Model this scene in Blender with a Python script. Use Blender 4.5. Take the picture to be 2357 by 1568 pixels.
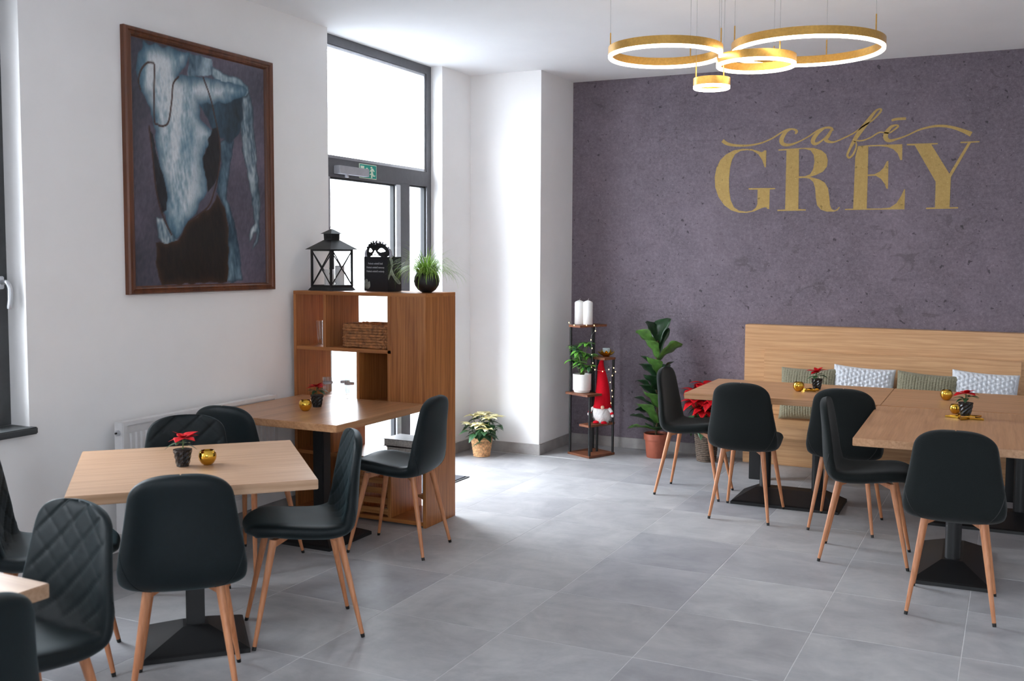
import bpy, bmesh, math, random
import numpy as np
from mathutils import Vector, Matrix
random.seed(7); rng = np.random.default_rng(7)
for o in list(bpy.data.objects): bpy.data.objects.remove(o)
sc = bpy.context.scene
C = sc.collection
PI = math.pi

# ---------------------------------------------------------------- camera
YAW, PITCH, ROLL = -0.4483, -0.0687, 0.0057
CAM = Vector((2.5564, -3.1836, 1.6143))
_f = Vector((math.sin(YAW)*math.cos(PITCH), math.cos(YAW)*math.cos(PITCH), math.sin(PITCH)))
_r = Vector((math.cos(YAW), -math.sin(YAW), 0)); _u = _r.cross(_f)
_R = _r*math.cos(ROLL)+_u*math.sin(ROLL); _U = -_r*math.sin(ROLL)+_u*math.cos(ROLL)
cd = bpy.data.cameras.new('camera'); cam = bpy.data.objects.new('camera', cd); C.objects.link(cam)
M = Matrix.Identity(4)
for i in range(3):
    M[i][0] = _R[i]; M[i][1] = _U[i]; M[i][2] = -_f[i]; M[i][3] = CAM[i]
cam.matrix_world = M
cd.sensor_width = 36; cd.sensor_fit = 'HORIZONTAL'
cd.lens = 2326.9/2357*36
cd.shift_x = -44.19/2357; cd.shift_y = -30.54/2357
cd.clip_start = .05
cd.dof.use_dof = True; cd.dof.focus_distance = 6.5; cd.dof.aperture_fstop = 4.5
sc.camera = cam

# ---------------------------------------------------------------- sky, exposure
SKY = 33.0
w = bpy.data.worlds.new('overcast_sky'); sc.world = w; w.use_nodes = True
bg = w.node_tree.nodes['Background']
# overcast dome: three times brighter overhead than at the horizon
_nt = w.node_tree; _tc = _nt.nodes.new('ShaderNodeTexCoord'); _sx = _nt.nodes.new('ShaderNodeSeparateXYZ'); _mr = _nt.nodes.new('ShaderNodeMapRange')
_nt.links.new(_tc.outputs['Generated'], _sx.inputs[0]); _nt.links.new(_sx.outputs['Z'], _mr.inputs[0])
_mr.inputs[1].default_value = 0; _mr.inputs[2].default_value = 1; _mr.inputs[3].default_value = 1/3; _mr.inputs[4].default_value = 1
_ms = _nt.nodes.new('ShaderNodeMath'); _ms.operation = 'MULTIPLY'; _ms.inputs[1].default_value = SKY; _nt.links.new(_mr.outputs[0], _ms.inputs[0])
_nt.links.new(_ms.outputs[0], bg.inputs[1])
bg.inputs[0].default_value = (.85, .925, 1.0, 1)
sc.view_settings.view_transform = 'Standard'; sc.view_settings.look = 'None'
sc.view_settings.gamma = 1; sc.view_settings.use_curve_mapping = False
sc.view_settings.exposure = 0.36
sc.cycles.max_bounces = 8; sc.cycles.diffuse_bounces = 5; sc.cycles.glossy_bounces = 3; sc.cycles.transparent_max_bounces = 16
sc.cycles.sample_clamp_indirect = 6
sc.cycles.use_denoising = True

def portal(name, loc, rot, sx, sy):
    l = bpy.data.lights.new(name, 'AREA'); l.shape = 'RECTANGLE'; l.size = sx; l.size_y = sy
    l.cycles.is_portal = True
    o = bpy.data.objects.new(name, l); C.objects.link(o); o.location = loc; o.rotation_euler = rot
# the daylight enters through the wall openings; the last two are unseen, added for light
portal('window_daylight', (-1.80, 3.03, 1.55), (0, -PI/2, 0), 3.1, 1.47)
portal('window_daylight', (-1.80, -.36, 1.85), (0, -PI/2, 0), 2.1, .75)
portal('window_daylight', (3.25, -5.42, 1.7), (PI/2, 0, 0), 1.1, 2.4)
portal('window_daylight', (-1.80, -3.4, 1.85), (0, -PI/2, 0), 2.1, 2.0)

# ---------------------------------------------------------------- helpers
def lin(c):
    return tuple(((v/255)/12.92 if v/255 <= .04045 else ((v/255+.055)/1.055)**2.4) for v in c)
class MB:
    def __init__(s): s.v = []; s.f = []
    def add(s, vs, fs):
        n = len(s.v); s.v += [tuple(v) for v in vs]; s.f += [tuple(i+n for i in f) for f in fs]; return s
    def box(s, x0, x1, y0, y1, z0, z1):
        return s.add([(x0,y0,z0),(x1,y0,z0),(x1,y1,z0),(x0,y1,z0),(x0,y0,z1),(x1,y0,z1),(x1,y1,z1),(x0,y1,z1)],
                     [(0,3,2,1),(4,5,6,7),(0,1,5,4),(1,2,6,5),(2,3,7,6),(3,0,4,7)])
    def bbox(s, x0, x1, y0, y1, z0, z1, b=.003):
        bm = bmesh.new(); bmesh.ops.create_cube(bm, size=1)
        for v in bm.verts: v.co = Vector(((x0+x1)/2+v.co.x*(x1-x0), (y0+y1)/2+v.co.y*(y1-y0), (z0+z1)/2+v.co.z*(z1-z0)))
        bmesh.ops.bevel(bm, geom=bm.edges[:], offset=b, segments=2, affect='EDGES')
        bm.verts.index_update()
        s.add([v.co[:] for v in bm.verts], [[v.index for v in f.verts] for f in bm.faces]); bm.free(); return s
    def tube(s, p0, p1, r0, r1=None, n=12, cap=True):
        r1 = r0 if r1 is None else r1
        p0 = Vector(p0); p1 = Vector(p1); d = (p1-p0).normalized()
        a = d.orthogonal().normalized(); b = d.cross(a)
        vs = []
        for p, r in ((p0, r0), (p1, r1)):
            for k in range(n):
                t = 2*PI*k/n; vs.append(p+(a*math.cos(t)+b*math.sin(t))*r)
        fs = [(k, (k+1) % n, n+(k+1) % n, n+k) for k in range(n)]
        if cap: fs += [tuple(range(n-1, -1, -1)), tuple(range(n, 2*n))]
        return s.add(vs, fs)
    def poly(s, pts, r, n=6):
        """tube along a polyline"""
        P = [Vector(p) for p in pts]; m = len(P)
        rr = r if isinstance(r, (list, tuple)) else [r]*m
        d0 = (P[1]-P[0]).normalized(); a = d0.orthogonal().normalized(); vs = []
        for i in range(m):
            d = (P[min(i+1, m-1)]-P[max(i-1, 0)]).normalized()
            a = (a-d*a.dot(d)); a = a.normalized() if a.length > 1e-6 else d.orthogonal().normalized(); b = d.cross(a)
            for k in range(n):
                t = 2*PI*k/n; vs.append(P[i]+(a*math.cos(t)+b*math.sin(t))*rr[i])
        fs = [(i*n+k, i*n+(k+1) % n, (i+1)*n+(k+1) % n, (i+1)*n+k) for i in range(m-1) for k in range(n)]
        fs += [tuple(range(n-1, -1, -1)), tuple(range((m-1)*n, m*n))]
        return s.add(vs, fs)
    def lathe(s, prof, n=24, c=(0, 0, 0), cap=True):
        m = len(prof); vs = []
        for r, z in prof:
            for k in range(n):
                t = 2*PI*k/n; vs.append((c[0]+r*math.cos(t), c[1]+r*math.sin(t), c[2]+z))
        fs = [(i*n+k, i*n+(k+1) % n, (i+1)*n+(k+1) % n, (i+1)*n+k) for i in range(m-1) for k in range(n)]
        if cap and prof[0][0] > 1e-5: fs.append(tuple(range(n-1, -1, -1)))
        if cap and prof[-1][0] > 1e-5: fs.append(tuple(range((m-1)*n, m*n)))
        return s.add(vs, fs)
    def grid(s, fn, nu, nv, wu=False):
        vs = [fn(i/(nu if wu else nu-1), j/(nv-1)) for j in range(nv) for i in range(nu)]
        fs = []
        for j in range(nv-1):
            for i in range(nu if wu else nu-1):
                a = j*nu+i; b = j*nu+(i+1) % nu
                fs.append((a, b, b+nu, a+nu))
        return s.add(vs, fs)
    def prism(s, pts, z0, z1):
        """pts: 2d outline (x,y) extruded z0..z1 (convex or simple)"""
        n = len(pts)
        return s.add([(x, y, z0) for x, y in pts]+[(x, y, z1) for x, y in pts],
                     [tuple(range(n-1, -1, -1)), tuple(range(n, 2*n))]+[(k, (k+1) % n, n+(k+1) % n, n+k) for k in range(n)])
    def xf(s, M):
        s.v = [tuple(M @ Vector(v)) for v in s.v]; return s
    def mesh(s, name, smooth=None):
        me = bpy.data.meshes.new(name); me.from_pydata(s.v, [], s.f); me.validate()
        bm = bmesh.new(); bm.from_mesh(me); bmesh.ops.remove_doubles(bm, verts=bm.verts, dist=1e-6)
        bmesh.ops.recalc_face_normals(bm, faces=bm.faces); bm.to_mesh(me); bm.free()
        if smooth is not None:
            me.polygons.foreach_set('use_smooth', [True]*len(me.polygons))
            if smooth < 179: me.set_sharp_from_angle(angle=math.radians(smooth))
        return me
MESH_MAT = {}
def obj(name, mb, mat, parent=None, smooth=None, loc=None, rot=None, label=None):
    me = mb if isinstance(mb, bpy.types.Mesh) else mb.mesh(name, smooth)
    if mat and not me.materials: me.materials.append(mat)
    elif mat and me.materials[0] != mat:
        key = (me.name, mat.name)
        if key not in MESH_MAT:
            m2 = me.copy(); m2.materials.clear(); m2.materials.append(mat); MESH_MAT[key] = m2
        me = MESH_MAT[key]
    o = bpy.data.objects.new(name, me); C.objects.link(o)
    if parent: o.parent = parent
    if loc: o.location = loc
    if rot: o.rotation_euler = rot
    if label: o['label'] = label
    return o
def tag(o, label=None, cat=None, group=None, kind=None):
    if label: o['label'] = label
    if cat: o['category'] = cat
    if group: o['group'] = group
    if kind: o['kind'] = kind
    return o
def thing(name, loc, label, cat, group=None, rz=0):
    o = bpy.data.objects.new(name, None); C.objects.link(o); o.location = loc; o.rotation_euler = (0, 0, rz)
    o.empty_display_size = .05
    return tag(o, label, cat, group)
def struct(name, mb, mat, parent=None, smooth=None):
    o = obj(name, mb, mat, parent, smooth)
    if not parent: o['kind'] = 'structure'
    return o
def copy_tree(o, parent=None):
    c = o.copy(); C.objects.link(c)
    if parent: c.parent = parent
    for ch in list(o.children): copy_tree(ch, c)
    return c
def place(proto, used, loc, rz, label, group=None):
    o = copy_tree(proto) if used else proto
    o.location = loc; o.rotation_euler = (0, 0, rz); o['label'] = label
    if group: o['group'] = group
    return o
def cat_rom(pts, n=6):
    P = [np.array(p, float) for p in pts]; out = []
    for i in range(len(P)-1):
        p0 = P[max(i-1, 0)]; p1 = P[i]; p2 = P[i+1]; p3 = P[min(i+2, len(P)-1)]
        for k in range(n):
            t = k/n
            out.append(.5*((2*p1)+(-p0+p2)*t+(2*p0-5*p1+4*p2-p3)*t*t+(-p0+3*p1-3*p2+p3)*t**3))
    out.append(P[-1]); return out
def flat_shape(name, outlines, to3, mat, parent, thick=.001, axis=(0, -1, 0)):
    """filled flat outline with holes, given as 2d lists; to3 maps (a,b)->3d; extruded by thick along axis"""
    cu = bpy.data.curves.new(name, 'CURVE'); cu.dimensions = '2D'; cu.fill_mode = 'BOTH'
    for ol in outlines:
        sp = cu.splines.new('POLY'); sp.points.add(len(ol)-1)
        for p, q in zip(sp.points, ol): p.co = (q[0], q[1], 0, 1)
        sp.use_cyclic_u = True
    t = bpy.data.objects.new('tmp', cu); C.objects.link(t)
    dg = bpy.context.evaluated_depsgraph_get(); dg.update()
    me0 = bpy.data.meshes.new_from_object(t.evaluated_get(dg))
    bpy.data.objects.remove(t); bpy.data.curves.remove(cu)
    ax = Vector(axis); bm = bmesh.new(); bm.from_mesh(me0); bpy.data.meshes.remove(me0)
    bmesh.ops.remove_doubles(bm, verts=bm.verts, dist=1e-5)
    for v in bm.verts: v.co = Vector(to3(v.co.x, v.co.y))
    r = bmesh.ops.extrude_face_region(bm, geom=bm.faces[:])
    for e in r['geom']:
        if isinstance(e, bmesh.types.BMVert): e.co += ax*thick
    bmesh.ops.recalc_face_normals(bm, faces=bm.faces)
    me = bpy.data.meshes.new(name); bm.to_mesh(me); bm.free()
    return obj(name, me, mat, parent)

# ---------------------------------------------------------------- materials
class NT:
    def __init__(s, name):
        s.m = bpy.data.materials.new(name); s.m.use_nodes = True; s.t = s.m.node_tree
        s.b = s.t.nodes['Principled BSDF']; s.out = s.t.nodes['Material Output']
    def n(s, ty, **kw):
        x = s.t.nodes.new(ty)
        for k, v in kw.items():
            if k.startswith('i_'):
                key = k[2:]; key = int(key) if key.isdigit() else key.replace('_', ' ')
                x.inputs[key].default_value = v
            else: setattr(x, k, v)
        return x
    def l(s, a, b): s.t.links.new(a, b)
    def coord(s, kind='Object', scale=(1, 1, 1), rot=(0, 0, 0), rnd=False):
        tc = s.n('ShaderNodeTexCoord'); mp = s.n('ShaderNodeMapping')
        mp.inputs['Scale'].default_value = scale; mp.inputs['Rotation'].default_value = rot
        s.l(tc.outputs[kind], mp.inputs['Vector'])
        if rnd:
            oi = s.n('ShaderNodeObjectInfo'); mu = s.n('ShaderNodeMath', operation='MULTIPLY'); mu.inputs[1].default_value = 37.
            s.l(oi.outputs['Random'], mu.inputs[0]); cb = s.n('ShaderNodeCombineXYZ')
            for k in range(3): s.l(mu.outputs[0], cb.inputs[k])
            s.l(cb.outputs[0], mp.inputs['Location'])
        return mp.outputs[0]
    def noise(s, vec, scale, detail=4, rough=.55, dist=0):
        x = s.n('ShaderNodeTexNoise'); x.inputs['Scale'].default_value = scale; x.inputs['Detail'].default_value = detail
        x.inputs['Roughness'].default_value = rough; x.inputs['Distortion'].default_value = dist; s.l(vec, x.inputs['Vector']); return x.outputs['Fac']
    def ramp(s, fac, stops):
        r = s.n('ShaderNodeValToRGB'); e = r.color_ramp.elements
        while len(e) < len(stops): e.new(.5)
        for k, (p, c) in enumerate(stops):
            e[k].position = p; e[k].color = (*lin(c), 1) if len(c) == 3 else c
        s.l(fac, r.inputs[0]); return r.outputs[0]
    def mix(s, fac, a, b, mode='MIX'):
        x = s.n('ShaderNodeMix', data_type='RGBA', blend_type=mode)
        for sock, v in ((x.inputs[0], fac), (x.inputs[6], a), (x.inputs[7], b)):
            if isinstance(v, (int, float)): sock.default_value = v
            elif isinstance(v, tuple): sock.default_value = (*v, 1) if len(v) == 3 else v
            else: s.l(v, sock)
        return x.outputs[2]
    def col(s, sock): s.l(sock, s.b.inputs['Base Color'])
    def bump(s, h, strength=.3, dist=.01):
        x = s.n('ShaderNodeBump'); x.inputs['Strength'].default_value = strength; x.inputs['Distance'].default_value = dist
        s.l(h, x.inputs['Height']); s.l(x.outputs[0], s.b.inputs['Normal'])
def plain(name, c, rough=.5, metal=0, var=.06, scale=30, bump=0, spec=.5, sheen=0, sub=0, emit=None, es=0, kind='Object'):
    t = NT(name); v = t.coord(kind); f = t.noise(v, scale)
    a = tuple(max(0, x*(1-var)) for x in c); b = tuple(min(255, x*(1+var)) for x in c)
    t.col(t.ramp(f, [(.3, a), (.7, b)]))
    t.b.inputs['Roughness'].default_value = rough; t.b.inputs['Metallic'].default_value = metal
    t.b.inputs['Specular IOR Level'].default_value = spec
    if sheen: t.b.inputs['Sheen Weight'].default_value = sheen; t.b.inputs['Sheen Roughness'].default_value = .4
    if sub: t.b.inputs['Subsurface Weight'].default_value = sub; t.b.inputs['Subsurface Radius'].default_value = (.01, .008, .006)
    if bump: t.bump(t.noise(v, scale*4, 3), bump, .002)
    if emit: t.b.inputs['Emission Color'].default_value = (*lin(emit), 1); t.b.inputs['Emission Strength'].default_value = es
    return t.m
def wood(name, dark, mid, light, axis=0, rough=.38, fine=1., rnd=True, ring=6., spec=.5, fig=0.):
    """long grain along axis (object space)"""
    t = NT(name); s = [14., 14., 14.]; s[axis] = 1.1
    v = t.coord('Object', tuple(s), rnd=rnd)
    f1 = t.noise(v, 1.0*fine, 6, .6, .6)
    s2 = [90., 90., 90.]; s2[axis] = 3.
    f2 = t.noise(t.coord('Object', tuple(s2), rnd=rnd), 1.2*fine, 3, .5)
    c = t.ramp(f1, [(.3, dark), (.5, mid), (.72, light)])
    g = t.ramp(f2, [(.35, (238, 233, 226)), (.6, (255, 255, 255))])
    wv = t.n('ShaderNodeTexWave', wave_type='RINGS', rings_direction='XYZ'[axis]); wv.inputs['Scale'].default_value = ring*.12
    wv.inputs['Distortion'].default_value = 9; wv.inputs['Detail'].default_value = 3; wv.inputs['Detail Scale'].default_value = 1.2
    t.l(v, wv.inputs['Vector'])
    g2 = t.ramp(wv.outputs['Fac'], [(.0, (244-60*fig, 240-70*fig, 235-80*fig)), (.5, (255, 255, 255))])
    t.col(t.mix(1., t.mix(1., c, g, 'MULTIPLY'), g2, 'MULTIPLY'))
    t.b.inputs['Roughness'].default_value = rough; t.b.inputs['Specular IOR Level'].default_value = spec
    t.bump(f2, .08, .001)
    return t.m
def glassy(name, tint=(1, 1, 1), mixf=.06, rough=.0):
    t = NT(name); t.t.nodes.remove(t.b)
    tr = t.n('ShaderNodeBsdfTransparent'); tr.inputs[0].default_value = (*tint, 1)
    gl = t.n('ShaderNodeBsdfGlossy'); gl.inputs['Roughness'].default_value = rough
    lw = t.n('ShaderNodeLayerWeight'); pw = t.n('ShaderNodeMath', operation='POWER'); pw.inputs[1].default_value = 5.; t.l(lw.outputs['Facing'], pw.inputs[0])
    fr = t.n('ShaderNodeMath', operation='MULTIPLY_ADD'); fr.inputs[1].default_value = .6; fr.inputs[2].default_value = mixf*.4; t.l(pw.outputs[0], fr.inputs[0])
    mx = t.n('ShaderNodeMixShader'); t.l(fr.outputs[0], mx.inputs[0]); t.l(tr.outputs[0], mx.inputs[1]); t.l(gl.outputs[0], mx.inputs[2])
    t.l(mx.outputs[0], t.out.inputs[0]); return t.m
MT = {}
MT['wall'] = plain('white_paint', (245, 243, 242), .85, var=.008, scale=3, bump=.03, spec=.2)
MT['ceiling'] = plain('ceiling_paint', (247, 247, 248), .9, var=.006, scale=3, spec=.2)
MT['oak'] = wood('light_oak_laminate', (172, 137, 109), (181, 146, 117), (189, 154, 125), 0, .36)
MT['oak_y'] = wood('light_oak_laminate_long', (172, 137, 109), (181, 146, 117), (189, 154, 125), 1, .36)
MT['oak_w'] = wood('golden_oak_laminate', (176, 132, 95), (187, 142, 104), (196, 151, 112), 0, .36)
MT['oak_wy'] = wood('golden_oak_laminate_long', (176, 132, 95), (187, 142, 104), (196, 151, 112), 1, .36)
MT['bench'] = wood('bench_oak_laminate', (194, 150, 108), (205, 160, 116), (213, 169, 124), 0, .45)
MT['table_mid'] = wood('warm_oak_laminate', (168, 122, 88), (186, 138, 100), (198, 152, 112), 1, .3)
MT['shelf'] = wood('honey_oak_board', (150, 92, 46), (170, 108, 57), (184, 124, 71), 2, .42, ring=9, fig=.28)
MT['shelf_x'] = wood('honey_oak_edge', (150, 92, 46), (170, 108, 57), (184, 124, 71), 0, .42)
MT['leg'] = wood('beech_leg', (180, 114, 74), (192, 128, 88), (203, 141, 101), 2, .4, rnd=True)
MT['stand_wood'] = wood('walnut_board', (88, 50, 32), (118, 70, 46), (140, 88, 60), 0, .5)
MT['frame_wood'] = wood('mahogany_frame', (74, 38, 20), (98, 54, 30), (120, 70, 42), 2, .4)
MT['black'] = plain('black_powder_coat', (17, 18, 20), .45, var=.1, scale=200)
MT['dark_plastic'] = plain('black_plastic', (14, 14, 14), .4)
MT['fabric'] = plain('charcoal_fabric', (26, 30, 30), .9, var=.14, scale=420, bump=.35, spec=.15, sheen=.12)
MT['velvet'] = plain('petrol_velvet', (7, 18, 21), .52, var=.12, scale=60, bump=.1, spec=.26, sheen=.1)
MT['velvet'].node_tree.nodes['Principled BSDF'].inputs['Sheen Tint'].default_value = (.45, .75, .85, 1)
MT['alu'] = plain('grey_aluminium', (92, 92, 96), .45, .3, var=.03)
MT['anth'] = plain('anthracite_frame', (66, 68, 70), .45, var=.04)
MT['silver'] = plain('satin_silver', (196, 198, 202), .3, .7, var=.03)
MT['closer'] = plain('closer_grey', (176, 176, 182), .4, .2, var=.03)
MT['radiator'] = plain('radiator_white', (226, 224, 224), .35, var=.01)
MT['gasket'] = plain('black_gasket', (22, 24, 28), .6)
MT['glass'] = glassy('window_glass')
MT['clear'] = glassy('clear_glass', (.93, .94, .94), .35, .02)
MT['gold'] = plain('brushed_gold', (206, 160, 84), .32, .75, var=.05, scale=80)
MT['goldshine'] = plain('mirror_gold', (222, 178, 72), .12, 1., var=.04)
MT['diffuser'] = plain('lamp_diffuser', (255, 250, 240), .5, emit=(255, 240, 218), es=12.)
MT['bulb'] = plain('fairy_bulb', (255, 230, 170), .4, emit=(255, 214, 140), es=6.)
MT['wire'] = plain('steel_wire', (150, 150, 152), .4, .6)
MT['goldpaint'] = None
MT['candle'] = plain('white_wax', (240, 238, 236), .45, var=.01, sub=.1)
MT['wax_grey'] = plain('pale_wax', (176, 190, 194), .5)
MT['ceramic'] = plain('white_ceramic', (238, 234, 230), .35, var=.01)
MT['terracotta'] = plain('terracotta_plastic', (158, 84, 62), .5, var=.04)
MT['soil'] = plain('potting_soil', (48, 36, 28), .95, var=.4, scale=150, bump=.6)
MT['red'] = plain('red_bract', (176, 8, 20), .6, var=.2, scale=40, spec=.2)
MT['cream'] = plain('cream_bract', (238, 222, 170), .5, var=.12, scale=25)
MT['green'] = plain('dark_leaf', (40, 76, 44), .4, var=.3, scale=25)
MT['green_l'] = plain('fresh_leaf', (92, 150, 56), .4, var=.3, scale=25)
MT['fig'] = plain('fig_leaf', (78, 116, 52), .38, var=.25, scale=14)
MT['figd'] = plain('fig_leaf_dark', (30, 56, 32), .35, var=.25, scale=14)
MT['grass'] = plain('grass_blade', (134, 172, 66), .5, var=.3, scale=12)
MT['stem'] = plain('green_stem', (92, 110, 56), .6, var=.2)
MT['bark'] = plain('brown_stem', (92, 74, 52), .8, var=.25)
MT['redfelt'] = plain('red_felt', (186, 18, 34), .95, var=.1, scale=300, bump=.4, spec=.1)
MT['fur'] = plain('white_fur', (226, 222, 220), .95, var=.08, scale=200, bump=.5, spec=.1)
MT['skin'] = plain('nose_felt', (232, 186, 160), .9)
MT['matte_black'] = plain('black_bowl', (30, 29, 29), .5, var=.15, scale=60)
MT['paper'] = plain('black_card', (22, 25, 32), .4, var=.08)
MT['print'] = plain('pale_print', (196, 200, 204), .6)
MT['figure'] = plain('grey_print', (120, 128, 122), .6, var=.5, scale=26)
MT['lace'] = plain('grey_lace', (188, 186, 196), .9, var=.15)
MT['feather'] = plain('black_feather', (18, 18, 24), .7)
MT['weave'] = plain('seagrass_weave', (150, 100, 62), .8, var=.3, scale=40, bump=.5)
MT['straw'] = plain('straw_weave', (206, 160, 116), .8, var=.2, scale=60, bump=.4)
MT['wicker'] = plain('grey_wicker', (92, 78, 68), .8, var=.3, scale=60, bump=.4)
MT['sage'] = plain('sage_knit', (134, 130, 110), .95, var=.12, scale=160, bump=.5, spec=.1, sheen=.2)
MT['snow'] = plain('white_knit', (214, 218, 224), .95, var=.08, scale=160, bump=.5, spec=.1, sheen=.2)
MT['mat'] = plain('dark_mat', (70, 70, 76), .95, var=.2, scale=300, bump=.6)
MT['exit_green'] = plain('exit_green', (8, 150, 132), .5, var=.02)
MT['exit_white'] = plain('exit_white', (226, 236, 214), .5, var=.01)
MT['page'] = plain('book_pages', (206, 200, 192), .8, var=.1, scale=90)
MT['cover'] = plain('book_cover', (60, 36, 34), .35, var=.2)
MT['cover2'] = plain('dark_book_cover', (44, 42, 44), .35, var=.2)
MT['crate'] = wood('pine_crate', (150, 96, 52), (172, 116, 66), (188, 134, 82), 0, .55)
MT['facade'] = plain('pale_render', (232, 232, 232), .9, var=.02)
MT['pavement'] = plain('pale_pavement', (105, 107, 110), .95, var=.06, scale=4)
# floor tiles: cloudy grey stoneware, each tile its own tone
t = NT('grey_stoneware'); v = t.coord('Object', (1, 1, 1), rnd=True)
a = t.noise(v, 3.0, 6, .62, .8); b2 = t.noise(v, 16, 5, .7, .3)
sv = t.coord('Object', (1.4, 4, 1), rnd=True); s3 = t.noise(sv, 1.6, 6, .65, 1.2)
c = t.ramp(a, [(.32, (136, 135, 139)), (.5, (168, 168, 171)), (.68, (194, 193, 194))])
c = t.mix(.35, c, t.ramp(b2, [(.3, (142, 142, 146)), (.7, (186, 186, 186))]))
c = t.mix(.3, c, t.ramp(s3, [(.3, (146, 146, 150)), (.7, (184, 183, 182))]))
oi = t.n('ShaderNodeObjectInfo')
tone = t.ramp(oi.outputs['Random'], [(0., (234, 234, 237)), (.5, (246, 245, 245)), (1., (255, 255, 255))])
t.col(t.mix(1., c, tone, 'MULTIPLY')); t.b.inputs['Roughness'].default_value = .42
rr = t.n('ShaderNodeMapRange'); rr.inputs[3].default_value = .36; rr.inputs[4].default_value = .52; t.l(b2, rr.inputs[0]); t.l(rr.outputs[0], t.b.inputs['Roughness'])
t.bump(b2, .04, .002); MT['tile'] = t.m
MT['grout'] = plain('pale_grout', (206, 206, 206), .9, var=.05)
MT['skirting'] = plain('grey_skirting_tile', (156, 152, 150), .5, var=.1, scale=8)
# purple concrete-look wall covering
def concrete(name, base, gold=False):
    t = NT(name); v = t.coord('Object')
    a = t.noise(v, 1.1, 8, .65, .4); b = t.noise(v, 6, 8, .7, .5); c = t.noise(v, 38, 5, .7)
    f = t.noise(v, 160, 2, .6)
    if gold: k = [(.3, (150, 120, 64)), (.5, (176, 146, 84)), (.7, (194, 166, 104))]
    else: k = [(.3, (80, 73, 80)), (.5, (113, 103, 112)), (.7, (146, 133, 145))]
    col = t.ramp(a, k)
    col = t.mix(.5, col, t.ramp(b, k)); col = t.mix(.42, col, t.ramp(c, k)); col = t.mix(.25, col, t.ramp(t.noise(v, 95, 3, .7), k))
    # dark blotches, pits and scratches
    d = t.noise(t.coord('Object', (1, 1, 1.5)), 4.6, 6, .62, 1.2)
    col = t.mix(t.ramp(d, [(.62, (0, 0, 0)), (.67, (170, 170, 170))]), col, lin((70, 66, 66) if not gold else (150, 122, 62)))
    p = t.noise(v, 24, 2, .5, .3)
    col = t.mix(t.ramp(p, [(.68, (0, 0, 0)), (.72, (220, 220, 220))]), col, lin((48, 44, 48) if not gold else (110, 92, 50)))
    q = t.noise(t.coord('Object', (2, 1, 16), (0, .5, 0)), 3, 4, .5, .4)
    col = t.mix(t.ramp(q, [(.66, (0, 0, 0)), (.70, (130, 130, 130))]), col, lin((66, 62, 66) if not gold else (130, 108, 60)))
    s = t.noise(v, 70, 2, .4)
    col = t.mix(t.ramp(s, [(.69, (0, 0, 0)), (.73, (150, 150, 150))]), col, lin((176, 170, 178) if not gold else (222, 200, 140)))
    t.col(col); t.b.inputs['Roughness'].default_value = .75 if not gold else .5
    t.b.inputs['Specular IOR Level'].default_value = .35
    t.bump(f, .15, .001); return t.m
MT['concrete'] = concrete('purple_concrete_covering', None)
MT['goldpaint'] = concrete('gold_wall_paint', None, True)

# traced outlines of flat lettering and artwork, in millimetres on their own plane
SG=[[732,2469],[731,2338],[721,2336],[701,2395],[669,2441],[623,2471],[576,2477],[524,2472],[483,2449],[458,2404],[444,2343],[437,2250],[441,2158],[454,2085],[481,2028],[524,1999],[581,1991],[627,1997],[658,2020],[670,2051],[669,2163],[598,2164],[598,2177],[807,2173],[808,2163],[765,2162],[764,2008],[752,2009],[742,2021],[724,2023],[699,2015],[648,1993],[586,1981],[524,1983],[461,2003],[402,2045],[353,2113],[325,2191],[320,2274],[333,2346],[363,2407],[410,2451],[472,2480],[545,2489],[617,2484],[664,2467],[695,2456],[710,2463],[715,2470]]
SR=[[826,2473],[1030,2477],[1098,2473],[1157,2452],[1192,2421],[1205,2376],[1201,2327],[1171,2289],[1123,2266],[1074,2252],[1143,2232],[1187,2205],[1213,2160],[1224,2090],[1230,2031],[1244,2001],[1265,1991],[1284,2000],[1298,2018],[1305,2012],[1289,1990],[1261,1981],[1208,1982],[1163,1997],[1133,2033],[1122,2092],[1116,2162],[1100,2212],[1070,2238],[1035,2245],[989,2245],[991,2005],[1049,2002],[1049,1992],[829,1992],[828,2002],[889,2003],[889,2463],[826,2463]]
SRH=[[985,2469],[989,2258],[1035,2258],[1074,2272],[1097,2311],[1106,2370],[1098,2420],[1074,2455],[1030,2468]]
SE=[[1426,2473],[1499,2477],[1744,2474],[1745,2357],[1732,2357],[1713,2406],[1680,2440],[1638,2458],[1583,2466],[1501,2467],[1503,2257],[1551,2258],[1588,2276],[1615,2304],[1636,2351],[1648,2355],[1651,2147],[1640,2147],[1623,2188],[1599,2222],[1561,2246],[1503,2246],[1502,2001],[1605,2000],[1669,2006],[1714,2037],[1745,2089],[1766,2141],[1773,2138],[1772,1991],[1342,1992],[1342,2001],[1403,2002],[1408,2388]]
SY=[[1774,2475],[1989,2472],[1989,2463],[1946,2462],[2075,2246],[2192,2464],[2143,2464],[2142,2474],[2269,2474],[2269,2465],[2213,2464],[2086,2221],[2084,2001],[2142,2002],[2142,1991],[1923,1990],[1923,2001],[1984,2002],[1983,2190],[1831,2461],[1775,2464]]
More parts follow.
